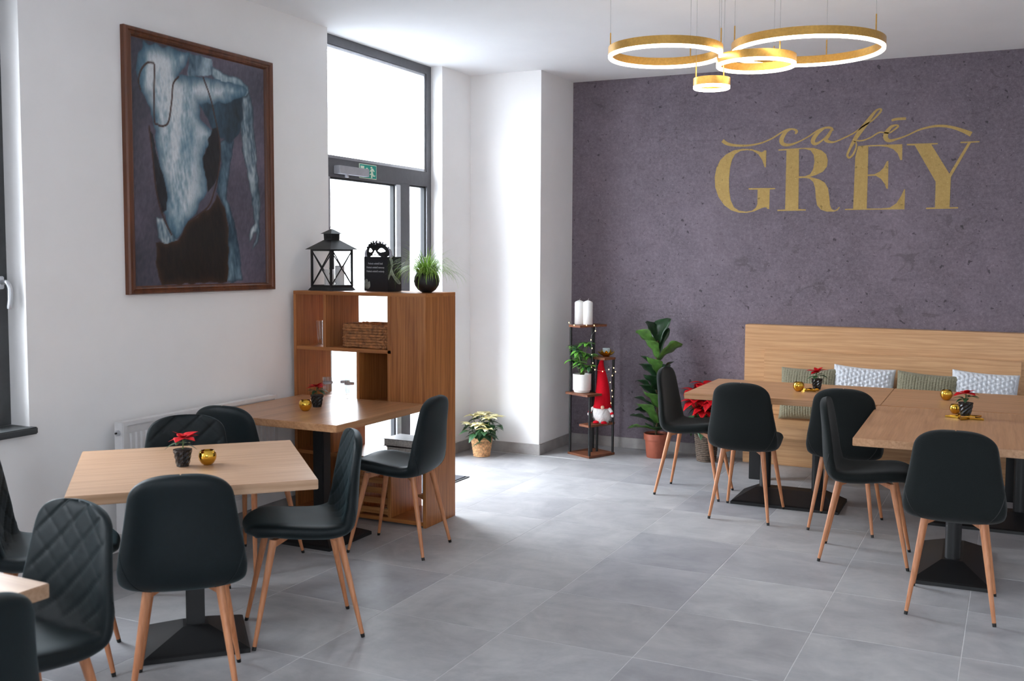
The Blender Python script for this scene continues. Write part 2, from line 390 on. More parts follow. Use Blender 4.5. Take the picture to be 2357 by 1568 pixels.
SST=[[[378,2562,27],[408,2539,25],[456,2523,20],[524,2515,16],[606,2515,14],[698,2531,11],[779,2563,11],[848,2604,11],[897,2625,11],[942,2623,14],[964,2606,20],[953,2587,11]],[[922,2624,7],[883,2608,23],[851,2559,32],[852,2524,30],[880,2506,23],[930,2508,16],[999,2533,10],[1067,2569,10],[1124,2606,10],[1182,2623,14],[1225,2619,16],[1240,2598,9]],[[1182,2623,7],[1125,2586,25],[1092,2539,30],[1094,2511,27],[1122,2506,18],[1174,2540,11],[1226,2596,9]],[[1232,2612,14],[1205,2563,25],[1186,2534,27],[1209,2516,20],[1252,2512,11],[1318,2538,10],[1393,2573,10],[1457,2619,10],[1522,2659,11],[1571,2709,14],[1586,2735,14],[1575,2743,11],[1543,2725,16],[1485,2646,30],[1431,2572,32],[1399,2520,27],[1368,2458,18],[1350,2410,16],[1365,2388,14],[1392,2413,14],[1413,2466,11],[1409,2503,10],[1390,2518,10]],[[1390,2520,9],[1451,2513,10],[1516,2534,10],[1580,2569,10],[1644,2561,10],[1680,2581,11],[1709,2606,14],[1698,2617,11],[1661,2606,20],[1628,2562,30],[1625,2524,32],[1651,2504,23],[1701,2513,14],[1772,2536,10],[1861,2575,12],[1949,2594,15],[2020,2594,17],[2090,2579,19],[2161,2551,25],[2213,2525,34]],[[1662,2653,16],[1696,2661,18],[1764,2662,18]]]
PT_hip=[[1241,1976],[1287,2140],[1283,2259],[1333,2273],[1392,2291],[1368,2187],[1343,2043],[1326,1941],[1354,1892],[1410,1740],[1453,1465],[1316,1465],[1337,1636],[1338,1789],[1304,1889]]
PT_arm=[[1471,2545],[1525,2573],[1554,2505],[1567,2372],[1581,2269],[1590,2166],[1611,1956],[1604,1819],[1614,1766],[1593,1691],[1533,1638],[1565,1701],[1571,1754],[1548,1754],[1523,1690],[1505,1732],[1517,1779],[1557,1817],[1544,1953],[1515,2055],[1479,2177],[1452,2297]]
PT_shoulder=[[1222,2668],[1341,2656],[1473,2632],[1521,2604],[1523,2563],[1471,2535],[1283,2587],[1221,2617]]
PT_chest=[[1121,2451],[1281,2483],[1517,2552],[1487,2404],[1422,2304],[1333,2270],[1255,2296],[1194,2368]]
PT_neck=[[1057,2716],[1223,2720],[1235,2624],[1045,2587]]
PT_torso=[[731,2717],[864,2718],[1002,2719],[1061,2717],[1026,2633],[973,2586],[1064,2592],[1172,2604],[1340,2606],[1473,2606],[1510,2581],[1471,2535],[1338,2491],[1121,2451],[1133,2380],[1221,2322],[1219,2243],[1163,2217],[1149,2167],[1160,2070],[1178,1973],[1088,1869],[1033,1799],[939,1696],[913,1700],[871,1794],[854,1859],[875,1954],[840,2045],[813,2173],[792,2319],[747,2422],[695,2478],[680,2566],[700,2650]]
PT_gap=[[1224,2332],[1257,2346],[1279,2279],[1283,2179],[1257,2057],[1185,1973],[1160,2060],[1151,2167],[1180,2229]]
PT_strip=[[762,2297],[790,2245],[806,2154],[853,2037],[872,1954],[869,1869],[841,1830],[801,1950],[781,2115]]
PT_hand=[[798,1824],[841,1811],[889,1747],[949,1691],[913,1673],[837,1680],[801,1712]]
PT_skirt=[[788,1679],[952,1691],[1033,1799],[1212,1895],[1248,1957],[1311,1880],[1335,1779],[1339,1585],[1319,1458],[825,1458],[791,1557]]
PT_cords=[[[806,2614],[796,2338],[822,2304],[859,2301],[897,2331],[922,2447],[934,2533],[973,2577]],[[800,2620],[758,2615],[715,2571],[696,2514],[707,2471]],[[1158,2602],[1211,2498],[1250,2375],[1276,2278],[1281,2179],[1257,2057],[1227,1975],[1184,1894],[1087,1830],[1033,1799]],[[761,2287],[781,2133],[801,1959],[841,1830],[901,1728]]]
EX_door=[[2796,2259],[2839,2259],[2836,2229],[2795,2229]]
EX_arrow=[[2864,2249],[2882,2249],[2882,2219],[2896,2218],[2873,2191],[2855,2218],[2864,2217]]
EX_man=[[2946,2250],[2968,2230],[2960,2225],[2940,2234],[2946,2218],[2957,2199],[2976,2202],[2973,2193],[2945,2192],[2937,2206],[2940,2181],[2923,2179],[2923,2205],[2909,2200],[2907,2207],[2926,2214],[2923,2232],[2912,2221],[2907,2227],[2925,2244]]
EX_head=[[2918,2258],[2935,2261],[2940,2254],[2932,2247],[2918,2248]]

# ================================================================ the setting
H = 3.11; XL = -1.575; XO = -2.0; YB = 4.87; XR = 5.2; YF = -5.2
WIN = [(-4.4, -2.4, .81, 2.9), (-.73, .013, .81, 2.9), (2.30, 3.768, 0., H)]   # openings in the left wall, the first one added for light (y0,y1,z0,z1)
mb = MB(); y = YF-.3
for (y0, y1, z0, z1) in WIN:
    mb.box(XO, XL, y, y0, -.1, H)
    if z0 > 0: mb.box(XO, XL, y0, y1, -.1, z0)
    if z1 < H: mb.box(XO, XL, y0, y1, z1, H)
    y = y1
mb.box(XO, XL, y, YB+.3, -.1, H)
struct('wall_left', mb, MT['wall'])
struct('wall_column', MB().box(XL, -.93, 4.225, YB+.3, -.1, H), MT['wall'])
struct('wall_back', MB().box(-.93, XR+.3, YB, YB+.3, -.1, H), MT['concrete'])
struct('wall_right', MB().box(XR, XR+.3, YF-.3, YB, -.1, H), MT['wall'])
mb = MB().box(XL, 2.7, YF-.3, YF, -.1, H).box(3.8, XR, YF-.3, YF, -.1, H).box(2.7, 3.8, YF-.3, YF, 2.9, H).box(2.7, 3.8, YF-.3, YF, -.1, .5)  # opening belongs to the window added for fill daylight
struct('wall_front', mb, MT['wall'])
struct('ceiling', MB().box(XO, XR+.3, YF-.3, YB+.3, H, H+.2), MT['ceiling'])
# floor: grout bed, every tile its own piece
fl = struct('floor', MB().box(XL, XR, YF, YB, -.1, -.0009).box(XO, XL, 2.30, 3.768, -.1, -.0009), MT['grout'])
tile_cache = {}
def tile(x0, x1, y0, y1):
    g = .0015; w_, d_ = round(x1-x0-2*g, 4), round(y1-y0-2*g, 4)
    if (w_, d_) not in tile_cache:
        tile_cache[(w_, d_)] = MB().add([(-w_/2,-d_/2,-.012),(w_/2,-d_/2,-.012),(w_/2,d_/2,-.012),(-w_/2,d_/2,-.012),
            (-w_/2,-d_/2,-.0008),(w_/2,-d_/2,-.0008),(w_/2,d_/2,-.0008),(-w_/2,d_/2,-.0008),
            (-w_/2+.0012,-d_/2+.0012,0),(w_/2-.0012,-d_/2+.0012,0),(w_/2-.0012,d_/2-.0012,0),(-w_/2+.0012,d_/2-.0012,0)],
            [(0,3,2,1),(8,9,10,11)]+[(a, (a+1) % 4, 4+(a+1) % 4, 4+a) for a in range(4)]+[(4+a, 4+(a+1) % 4, 8+(a+1) % 4, 8+a) for a in range(4)]).mesh('tile')
    o = obj('tile', tile_cache[(w_, d_)], MT['tile'], fl, loc=((x0+x1)/2, (y0+y1)/2, 0))
for i in range(-3, 9):
    for j in range(-9, 9):
        x0, x1 = i*.6, (i+1)*.6; y0, y1 = j*.6, (j+1)*.6
        x0 = max(x0, XL); x1 = min(x1, XR); y0 = max(y0, YF); y1 = min(y1, YB)
        if x1-x0 < .03 or y1-y0 < .03: continue
        if x0 < -.93 and y1 > 4.225:
            if y0 < 4.19: tile(x0, x1, y0, 4.225)
            if x1 > -.93+.03: tile(-.93, x1, max(y0, 4.225), y1)
            continue
        tile(x0, x1, y0, y1)
tile(XO, XL, 2.30, 3.0); tile(XO, XL, 3.0, 3.768)
# tiled skirting
bt, bh = .010, .088
def skirt(name, x0, x1, y0, y1):
    struct(name, MB().bbox(x0, x1, y0, y1, .0, bh, .002), MT['skirting'])
skirt('baseboard_left', XL, XL+bt, YF, 2.30)
skirt('baseboard_corner', XL, XL+bt, 3.768, 4.225-bt)
skirt('baseboard_column', XL, -.93+bt, 4.225-bt, 4.225)
skirt('baseboard_pillar_side', -.93, -.93+bt, 4.225, YB-bt)
skirt('baseboard_back', -.93, XR, YB-bt, YB)
skirt('baseboard_right', XR-bt, XR, YF, YB-bt)
# the street outside
struct('ground_outside', MB().box(-40, XO, -30, 40, -.3, -.12).box(XO, 30, -30, YF-.3, -.3, -.12), MT['pavement'])

# ---- added_window_4: unseen, added behind the camera to bring in fill daylight
wf = struct('added_window_4', MB().box(2.7, 3.8, YF-.2, YF-.13, .5, .56).box(2.7, 3.8, YF-.2, YF-.13, 2.84, 2.9).box(2.7, 2.76, YF-.2, YF-.13, .56, 2.84).box(3.74, 3.8, YF-.2, YF-.13, .56, 2.84).box(3.22, 3.28, YF-.2, YF-.13, .56, 2.84), MT['anth'])
for x in (2.76, 3.28): obj('pane', MB().box(x, x+.46, YF-.17, YF-.162, .56, 2.84), MT['glass'], wf)
# ---- window_2: tall glazed entrance with transom, door leaf and side light
def rect_frame(mb, x0, x1, y0, y1, z0, z1, w_, wb=None):
    wb = w_ if wb is None else wb
    mb.box(x0, x1, y0, y0+w_, z0, z1); mb.box(x0, x1, y1-w_, y1, z0, z1)
    mb.box(x0, x1, y0+w_, y1-w_, z1-w_, z1); mb.box(x0, x1, y0+w_, y1-w_, z0, z0+wb); return mb
X1 = -1.678; X0 = -1.75
win = struct('window_2', rect_frame(MB(), X0, X1, 2.30, 3.768, 0, H, .062), MT['alu'])
obj('transom', MB().bbox(X0, X1+.004, 2.362, 3.706, 2.170, 2.284, .003), MT['alu'], win)
obj('mullion', MB().bbox(X0, X1+.003, 3.322, 3.452, .062, 2.170, .003), MT['alu'], win)
def pane(y0, y1, z0, z1, parent, x=-1.715):
    g = MB(); rect_frame(g, x-.014, x+.02, y0, y1, z0, z1, .012)
    obj('gasket', g, MT['gasket'], parent)
    obj('pane', MB().box(x-.004, x+.004, y0+.01, y1-.01, z0+.01, z1-.01), MT['glass'], parent)
pane(2.362, 3.706, 2.284, 3.048, win); pane(3.452, 3.706, .062, 2.170, win)
g = MB(); rect_frame(g, -1.735, -1.69, 2.362, 3.706, 2.284, 3.048, .022); obj('glazing_bead', g, MT['silver'], win)
door = struct('door_1', rect_frame(MB(), X0+.01, X1+.006, 2.366, 3.322, .01, 2.172, .016, .15), MT['alu'])
obj('stile', MB().bbox(X0+.012, X1+.014, 3.246, 3.308, .16, 2.156, .003), MT['silver'], door); obj('stile', MB().bbox(X0+.012, X1+.014, 2.38, 2.442, .16, 2.156, .003), MT['silver'], door)
pane(2.442, 3.246, .16, 2.156, door, -1.70)
obj('push_bar', MB().tube((-1.62, 2.46, 1.05), (-1.62, 3.24, 1.05), .016).box(-1.67, -1.61, 2.46, 2.50, 1.03, 1.07).box(-1.67, -1.61, 3.2, 3.24, 1.03, 1.07), MT['closer'], door, 40)
obj('lock_case', MB().bbox(-1.67, -1.64, 3.26, 3.30, 1.08, 1.18), MT['black'], door)
o = thing('door_closer', (-1.674, 2.66, 2.18), 'pale grey door closer box on the entrance transom', 'door closer')
obj('housing', MB().bbox(.0, .055, -.17, .175, .0, .055, .003), MT['closer'], o)
obj('spindle', MB().tube((.03, -.06, -.02), (.03, -.06, .0), .014), MT['closer'], o, 40)
# exit sign: real flat sign on the transom
ex = thing('exit_sign', (-1.672, 2.9, 2.222), 'green emergency exit sign with running figure above the entrance', 'sign')
q = lambda ys, zs: (0, ys/1000-2.9, zs/1000-2.222)
obj('board', MB().box(.0, .004, -.118, .094, -.05, .052), MT['exit_white'], ex)
obj('green_field', MB().box(.004, .005, -.112, .089, -.045, .047), MT['exit_green'], ex)
for nm, pts in (('door_symbol', EX_door), ('arrow_symbol', EX_arrow), ('runner_symbol', EX_man), ('runner_head', EX_head)):
    flat_shape(nm, [pts], lambda a, b: (.005, a/1000-2.9, b/1000-2.222), MT['exit_white'], ex, .001, (1, 0, 0))

# ---- window_1 (left edge of the picture) and added_window_3 further along, unseen and added for more daylight
def casement(name, y0, y1, z0, z1, handle):
    wv = struct(name, rect_frame(MB(), -1.78, -1.70, y0, y1, z0, z1, .05), MT['anth'])
    for a, b in ((y0+.05, y1-.05),):
        s = obj('sash', rect_frame(MB(), -1.775, -1.685, a+.004, b-.004, z0+.054, z1-.054, .085), MT['anth'], wv)
        g = MB(); rect_frame(g, -1.74, -1.70, a+.085, b-.085, z0+.135, z1-.135, .012); obj('gasket', g, MT['gasket'], s)
        obj('pane', MB().box(-1.724, -1.716, a+.09, b-.09, z0+.14, z1-.14), MT['glass'], s)
    return wv
w1 = casement('window_1', -.73, .013, .815, 2.9, True)
casement('added_window_3', -4.4, -2.4, .815, 2.9, False)
hd = obj('window_handle', MB().bbox(-1.684, -1.672, -.048, -.020, 1.455, 1.515, .004), MT['silver'], w1)
obj('lever', MB().poly(cat_rom([(-1.672, -.034, 1.485), (-1.64, -.034, 1.487), (-1.627, -.030, 1.468), (-1.624, -.028, 1.43), (-1.63, -.032, 1.365)], 5), [.011]*20+[.009], 10), MT['silver'], hd, 60)
struct('trim_1', MB().bbox(-1.70, XL+.042, -.77, .028, .782, .815, .005), MT['anth'])
struct('trim_2', MB().bbox(-1.70, XL+.042, -4.44, -2.36, .782, .815, .005), MT['anth'])  # sill of the unseen added window

# ================================================================ chairs
PROF = [np.array(p) for p in cat_rom([(.232,.448),(.215,.468),(.16,.478),(.06,.466),(-.04,.455),(-.115,.454),(-.168,.472),(-.197,.525),(-.209,.61),(-.220,.73),(-.236,.860)], 14)]
_seg = [0.]
for a, b in zip(PROF[:-1], PROF[1:]): _seg.append(_seg[-1]+float(np.linalg.norm(b-a)))
PL = _seg[-1]
_py = np.array([p[0] for p in PROF]); _pz = np.array([p[1] for p in PROF]); _sg = np.array(_seg)
def prof(a):
    a = min(max(a, 0), PL); e = .004
    p = (np.interp(a, _sg, _py), np.interp(a, _sg, _pz))
    q0 = max(a-e, 0); q1 = min(a+e, PL)
    ty = np.interp(q1, _sg, _py)-np.interp(q0, _sg, _py); tz = np.interp(q1, _sg, _pz)-np.interp(q0, _sg, _pz)
    l = math.hypot(ty, tz); return p, (tz/l, -ty/l)
def half_width(a):
    f = a/PL
    wb = np.interp(f, [0,.12,.3,.45,.56,.64,.76,.9,1.], [.176,.192,.208,.216,.219,.212,.194,.176,.166])
    def rnd(d, r, n): t = min(d/r, 1); return (1-(1-t)**n)**(1/n)
    return max(float(wb)*rnd(a+1e-6, .13, 2.3)*rnd(PL-a+1e-6, .095, 2.6), .0005)
def shell_pt(s, a, side, quilt=0):
    (py, pz), (ny, nz) = prof(a); wd = half_width(a)
    f = a/PL
    lift = float(np.interp(f, [0,.15,.4,.5,.58,.7,1.], [.0,.012,.016,.020,.034,.034,.016]))
    he = (1-(1-min((a+1e-6)/.05, 1))**3)**.5*(1-(1-min((PL-a+1e-6)/.045, 1))**3)**.5
    h = float(np.interp(f, [0,.2,.5,.62,.8,1.], [.03,.033,.032,.026,.022,.02]))*max(1-abs(s)**9, 0)**.5*he
    if quilt and side > 0:
        x = s*wd; sp = .1; k = float(np.interp(f, [.46,.56], [0, 1]))*float(np.interp(abs(s), [.8,.97], [1, 0]))
        d1 = abs(((a+x*.95)/sp) % 1-.5)*sp; d2 = abs(((a-x*.95)/sp) % 1-.5)*sp
        h += k*(.002-.0052*math.exp(-(d1/.0065)**2)-.002*math.exp(-(d2/.006)**2))
    off = lift*abs(s)**2.2+side*h
    return (s*wd, py+ny*off, pz+nz*off)
def shell_mesh(ns, nt, quilt):
    ss = [math.sin((i/(ns-1)-.5)*PI*.98)/math.sin(PI*.49) for i in range(ns)]
    ss = [.55*a+.45*(2*i/(ns-1)-1) for i, a in enumerate(ss)]
    tt = [.5-.5*math.cos(PI*j/(nt-1)) for j in range(nt)]
    m = MB()
    for side in (1, -1):
        m.add([shell_pt(s, t*PL, side, quilt) for t in tt for s in ss],
              [(j*ns+i, j*ns+i+1, (j+1)*ns+i+1, (j+1)*ns+i) for j in range(nt-1) for i in range(ns-1)])
    me = m.mesh('shell', 180); return me
def chair_proto(quilt, mat):
    t = thing('dining_chair', (0,0,0), '', 'chair')
    sh = obj('seat_shell', shell_mesh(58 if quilt else 36, 126 if quilt else 80, quilt), mat, t)
    # curved rear seams of the cover
    for sg in (-1, 1):
        pts = []
        for k in range(13):
            u = k/12; s = sg*(.985-.5*u**1.4); f = .66-.17*math.sin(u*PI/2)
            p = shell_pt(s, f*PL, -1); pts.append(p)
        obj('seam', MB().poly(pts, .0017, 5), MT['black'] if not quilt else mat, sh, 180)
    for sx in (-1, 1):
        for sy in (-1, 1):
            p1 = Vector((sx*.183, sy*.2225, .012)); p0 = Vector((sx*.122, sy*.135, .437))
            d = (p0-p1).normalized()
            lg = obj('leg', MB().tube(p1+d*.0, p0, .0085, .0165, 14), MT['leg'], t, 40)
            obj('foot_cap', MB().tube(p1-d*.012, p1+d*.004, .0082, .0092, 12), MT['dark_plastic'], lg, 40)
            # flat arm of the under-seat frame, from the leg to the centre
            c = Vector((0, 0, .430)); e = Vector((sx*.122, sy*.135, .424)); dr = (e-c); n = Vector((-dr.y, dr.x, 0)).normalized()*.011
            vs = []
            for p, hh in ((c, .007), ((c+e)/2, .011), (e, .030)):
                top = .437
                vs += [p+n+Vector((0,0,top-p.z)), p-n+Vector((0,0,top-p.z)), p-n+Vector((0,0,top-hh-p.z)), p+n+Vector((0,0,top-hh-p.z))]
            fs = [(0,1,2,3),(8,11,10,9)]+[(4*k+a, 4*k+(a+1) % 4, 4*k+4+(a+1) % 4, 4*k+4+a) for k in (0, 1) for a in range(4)]
            obj('frame_arm', MB().add(vs, fs), MT['leg'], t)
    return t
R_ = math.radians
plain_chair = chair_proto(0, MT['fabric']); quilt_chair = chair_proto(1, MT['velvet'])
# facing angle (direction the sitter looks), converted to a rotation of the +Y-facing chair
def put(proto, used, x, y, ang, label, group): place(proto, used, (x, y, 0), R_(ang-90), label, group)
g1, g2 = 'plain charcoal chairs at the bench tables', 'quilted petrol chairs at the left tables'
put(plain_chair, 0, .585, 3.525, 0, 'charcoal fabric chair at the end of the bench table, beside the fiddle leaf fig', g1)
put(plain_chair, 1, 1.056, 3.11, 90, 'charcoal fabric chair seen from behind, nearest the wicker poinsettia pot', g1)
put(plain_chair, 1, 1.660, 3.115, 90, 'charcoal fabric chair seen from behind in the corner where the two bench tables meet', g1)
put(plain_chair, 1, 1.855, 2.48, 4, 'charcoal fabric chair in side view at the long side of the front bench table', g1)
put(plain_chair, 1, 2.327, 1.855, 91, 'nearest charcoal fabric chair at right, seen from behind at the table end', g1)
put(quilt_chair, 0, -.19, .26, -134, 'quilted petrol chair in side view at the right corner of the diagonal square table', g2)
put(quilt_chair, 1, -.495, 1.49, 187.5, 'petrol chair with its back to the aisle, pulled up to the table by the shelf', g2)
put(quilt_chair, 1, -.174, -.437, 132, 'petrol chair seen from behind in front of the diagonal square table', g2)
put(quilt_chair, 1, -.05, -1.24, -94, 'quilted petrol chair facing us in the left foreground beside the cut off table', g2)
put(quilt_chair, 1, -.807, -.497, 45, 'quilted petrol chair cut off by the left edge of the picture', g2)
put(quilt_chair, 1, -.835, .235, -48, 'quilted petrol chair facing us behind the diagonal table, by the radiator', g2)
put(quilt_chair, 1, -1.063, .918, 97, 'petrol chair tucked under the table by the shelf, its back overlapped by another chair', g2)
put(quilt_chair, 1, .30, -1.775, 180, 'dark chair back filling the bottom left corner of the picture', g2)

# ================================================================ tables
def column_base(t, x0, x1, y0, y1, cols, r=.037, sq=False):
    """low pyramid foot with bevelled rim, and one or two posts up to the top"""
    z1, z2 = .018, .085; ry = (y0+y1)/2; rx = (x0+x1)/2; b = .012
    cx0 = min(c[0] for c in cols)-.05; cx1 = max(c[0] for c in cols)+.05; cy0 = min(c[1] for c in cols)-.05; cy1 = max(c[1] for c in cols)+.05
    vs = []
    for (a0, a1, b0, b1, z) in ((x0, x1, y0, y1, 0), (x0, x1, y0, y1, z1), (x0+b, x1-b, y0+b, y1-b, z1+b*.6), (cx0, cx1, cy0, cy1, z2)):
        vs += [(a0,b0,z),(a1,b0,z),(a1,b1,z),(a0,b1,z)]
    fs = [(0,3,2,1),(12,13,14,15)]+[(4*k+a, 4*k+(a+1) % 4, 4*k+4+(a+1) % 4, 4*k+4+a) for k in range(3) for a in range(4)]
    obj('base', MB().add(vs, fs), MT['black'], t)
    for c in cols:
        if sq: obj('column', MB().bbox(c[0]-r, c[0]+r, c[1]-r, c[1]+r, z2-.02, .70, .006), MT['black'], t)
        else: obj('column', MB().tube((c[0], c[1], z2-.02), (c[0], c[1], .70), r, n=24), MT['black'], t, 40)
    m = .14
    obj('top_plate', MB().box(max(x0, rx-m-.1), min(x1, rx+m+.1), max(y0, ry-m), min(y1, ry+m), .70, .711), MT['black'], t)
TH = .039
def table(name, loc, rz, lx, ly, base, cols, mat, label, group, sq=False):
    t = thing(name, loc, label, 'table', group, rz)
    obj('table_top', MB().bbox(-lx/2, lx/2, -ly/2, ly/2, .75-TH, .75, .0025), mat, t)
    column_base(t, base[0], base[1], base[2], base[3], cols, sq=sq); return t
table('square_table', (-.503, -.055, 0), R_(45.8), .90, .90, (-.205, .205, -.205, .205), [(0, .0)], MT['oak'], 'light oak square table set diagonally in the left foreground', 'square pedestal tables', True)
table('square_table', (-1.017, 1.4425, 0), 0, .906, .865, (-.173, .227, -.2, .2), [(.027, 0)], MT['table_mid'], 'warm oak square table standing against the honey oak shelf', 'square pedestal tables', True)
table('square_table', (-.176, -1.819, 0), R_(-1), .90, .90, (-.2, .2, -.2, .2), [(0, 0)], MT['oak'], 'table corner cut off at the left edge of the picture', 'square pedestal tables', True)
table('rectangular_table', (1.235, 3.53, 0), R_(.8), 1.205, .87, (-.345, .345, -.2, .2), [(-.172, .055), (.172, .055)], MT['oak_w'], 'oak table along the bench with its free end toward the fiddle leaf fig', 'bench tables')
table('rectangular_table', (2.441, 3.547, 0), R_(.8), 1.205, .87, (-.345, .345, -.2, .2), [(-.172, .055), (.172, .055)], MT['oak_w'], 'oak table along the bench running out of the right edge of the picture', 'bench tables')
table('rectangular_table', (2.277, 2.490, 0), R_(1.5), .87, 1.20, (-.167, .207, -.37, .39), [(.02, -.12), (.02, .20)], MT['oak_wy'], 'oak table standing across the room in front of the bench row', 'bench tables')

# ================================================================ bench along the purple wall
b = thing('wall_bench', (.625, 4.8, 0), 'light oak bench with a tall backboard along the purple wall', 'bench')
B = lambda *a, **k: MB().bbox(a[0]-.625, a[1]-.625, a[2]-4.8, a[3]-4.8, a[4], a[5], k.get('b', .003))
obj('backboard', B(.625, 2.76, 4.735, 4.857, .0, 1.098), MT['bench'], b)
obj('back_panel', B(.785, 2.60, 4.71, 4.735, .40, .905), MT['bench'], b)
obj('seat', B(.70, 2.68, 4.11, 4.735, .322, .400), MT['bench'], b)
obj('leg', B(.82, .90, 4.13, 4.18, .0, .322), MT['black'], b); obj('leg', B(2.525, 2.60, 4.21, 4.26, .0, .322), MT['black'], b)
obj('rear_rail', B(.86, 2.56, 4.55, 4.60, .262, .322), MT['black'], b)
# knitted cushions
def cushion(kind, W_, H_, T_, nx=112, ny=100):
    m = MB(); N = []
    for side in (1, -1):
        def fn(u, v):
            a = 2*u-1; c = 2*v-1
            prof_ = max((1-a**4)*(1-c**4), 0)**.55
            x = a*W_/2*(1-.05*(1-abs(c))**1*abs(a)**3*0-.045*(1-c*c)*abs(a)**4); z = c*H_/2*(1-.055*(1-a*a)*abs(c)**4)
            th = T_/2*prof_
            edge = min(1, 6*min(1-abs(a), 1-abs(c)))
            if kind == 'sage': k = .008*(abs(math.sin(u*PI*21))**.7*(.45+.55*abs(math.sin(v*PI*20+(int(u*21) % 2)*PI/2))))
            else: k = .013*(abs(math.sin(u*PI*15)*math.sin(v*PI*13+(int(u*15) % 2)*PI/2))**.6)+.003*math.sin(u*71+v*53)
            return (x, -side*(th+k*edge), z+H_/2)
        m.grid(fn, nx, ny)
    return m
cm = {'sage': cushion('sage', .42, .40, .13).mesh('cover', 180), 'snow': cushion('snow', .44, .42, .14, 110, 100).mesh('cover', 180)}
for kind, x, y, z, rx, ry, rz, lb in (
    ('sage', 1.155, 4.505, .405, -14, -1, -3, 'sage green knitted cushion at the left end of the bench'),
    ('snow', 1.535, 4.535, .41, -12, 3, 2, 'white chunky knit cushion between the two sage green cushions'),
    ('sage', 1.97, 4.505, .41, -13, 3, -3, 'sage green knitted cushion between the two white cushions'),
    ('snow', 2.355, 4.535, .415, -13, 3, 2, 'white chunky knit cushion at the right end of the bench')):
    o = obj('cushion', cm[kind], MT[kind], loc=(x, y, z), rot=(R_(rx), R_(ry), R_(rz)))
    tag(o, lb, 'cushion', 'knitted cushions on the bench')

# ================================================================ room divider shelf
S0 = (-1.055, 2.06)
sh = thing('shelf_unit', (S0[0], S0[1], 0), 'honey oak open shelf unit standing out from the wall by the entrance', 'shelf')
def sp(name, x0, x1, z0, z1, y0=1.885, y1=2.235, mat='shelf', b=.0015):
    return obj(name, MB().bbox(x0-S0[0], x1-S0[0], y0-S0[1], y1-S0[1], z0, z1, b), MT[mat], sh)
T_ = .022
sp('side_panel', -1.54, -1.518, .0, 1.378); sp('side_panel', -.592, -.570, .0, 1.378)
sp('top_board', -1.54, -.570, 1.378, 1.40, mat='shelf_x')
sp('shelf_board', -1.518, -.816, 1.033, 1.055, mat='shelf_x')
sp('shelf_board', -1.518, -.592, .700, .722, mat='shelf_x')
sp('shelf_board', -1.518, -.592, .375, .397, mat='shelf_x')
sp('bottom_board', -1.518, -.592, .012, .036, mat='shelf_x')
sp('divider', -1.312, -1.290, 1.055, 1.378); sp('divider', -1.064, -1.042, .722, 1.033)
sp('divider', -.838, -.816, .722, 1.378); sp('divider', -1.268, -1.246, .397, .700)
sp('divider', -.838, -.816, .397, .700) if False else None
sp('divider', -1.09, -1.068, .036, .375); sp('divider', -.838, -.816, .036, .375)
sp('front_panel', -.816, -.592, .722, 1.378, 1.887, 1.905)
sp('back_panel', -1.042, -.838, .722, 1.033, 2.215, 2.233)
sp('back_panel', -1.518, -1.268, .397, .700, 2.215, 2.233); sp('back_panel', -1.518, -1.09, .036, .375, 2.215, 2.233)
# books in the open lower compartment
bk = 'books lying in the low shelf compartment'
for z, t_, w_, mt, lb, dx in ((.397, .042, .235, 'cover2', 'dark book at the bottom of the pile in the low shelf', .0), (.440, .028, .225, 'cover2', 'thin dark book in the middle of the pile in the low shelf', .008), (.469, .045, .24, 'cover', 'thick book with a dark red glossy cover on top of the low shelf pile', -.004)):
    o = thing('book', (-.765+dx, 2.0, z), lb, 'book', bk, R_(3*dx*100))
    obj('page_block', MB().box(-w_/2+.006, w_/2-.006, -.085, .085, .003, t_-.003), MT['page'], o)
    obj('cover', MB().box(-w_/2, w_/2, -.09, .09, 0, .003).box(-w_/2, w_/2, -.09, .09, t_-.003, t_).box(-w_/2, w_/2, .087, .09, .003, t_-.003), MT[mt], o)
# slatted wooden crate on the floor board
cr = thing('slatted_crate', (-.953, 2.06, .037), 'slatted pine crate in the lowest compartment of the shelf', 'crate')
for x in (-.10, .10):
    for y_ in (-.15, .13): obj('corner_post', MB().box(x-.008, x+.008, y_, y_+.02, 0, .31), MT['crate'], cr)
for k in range(5):
    z = .012+k*.062
    for y_ in (-.162, .151): obj('slat', MB().bbox(-.108, .108, y_, y_+.011, z, z+.036, .001), MT['crate'], cr)
for k in range(6):
    obj('bottom_slat', MB().box(-.095+k*.033, -.072+k*.033, -.148, .148, .006, .012), MT['crate'], cr)
# wooden star leaning in the right lower compartment
def star_pts(r0, r1, n=5, a0=PI/2): return [((r0 if k % 2 == 0 else r1)*math.cos(a0+PI*k/n), (r0 if k % 2 == 0 else r1)*math.sin(a0+PI*k/n)) for k in range(2*n)]
stw = MB().prism(star_pts(.10, .042), -.012, .012).xf(Matrix.Translation((0, 0, .082)) @ Matrix.Rotation(R_(90), 4, 'X') @ Matrix.Rotation(R_(8), 4, 'Z'))
o = obj('wooden_star', stw, MT['crate'], loc=(-.668, 2.12, .040), rot=(0, 0, R_(20))); tag(o, 'wooden star decoration at the bottom right of the shelf', 'ornament')
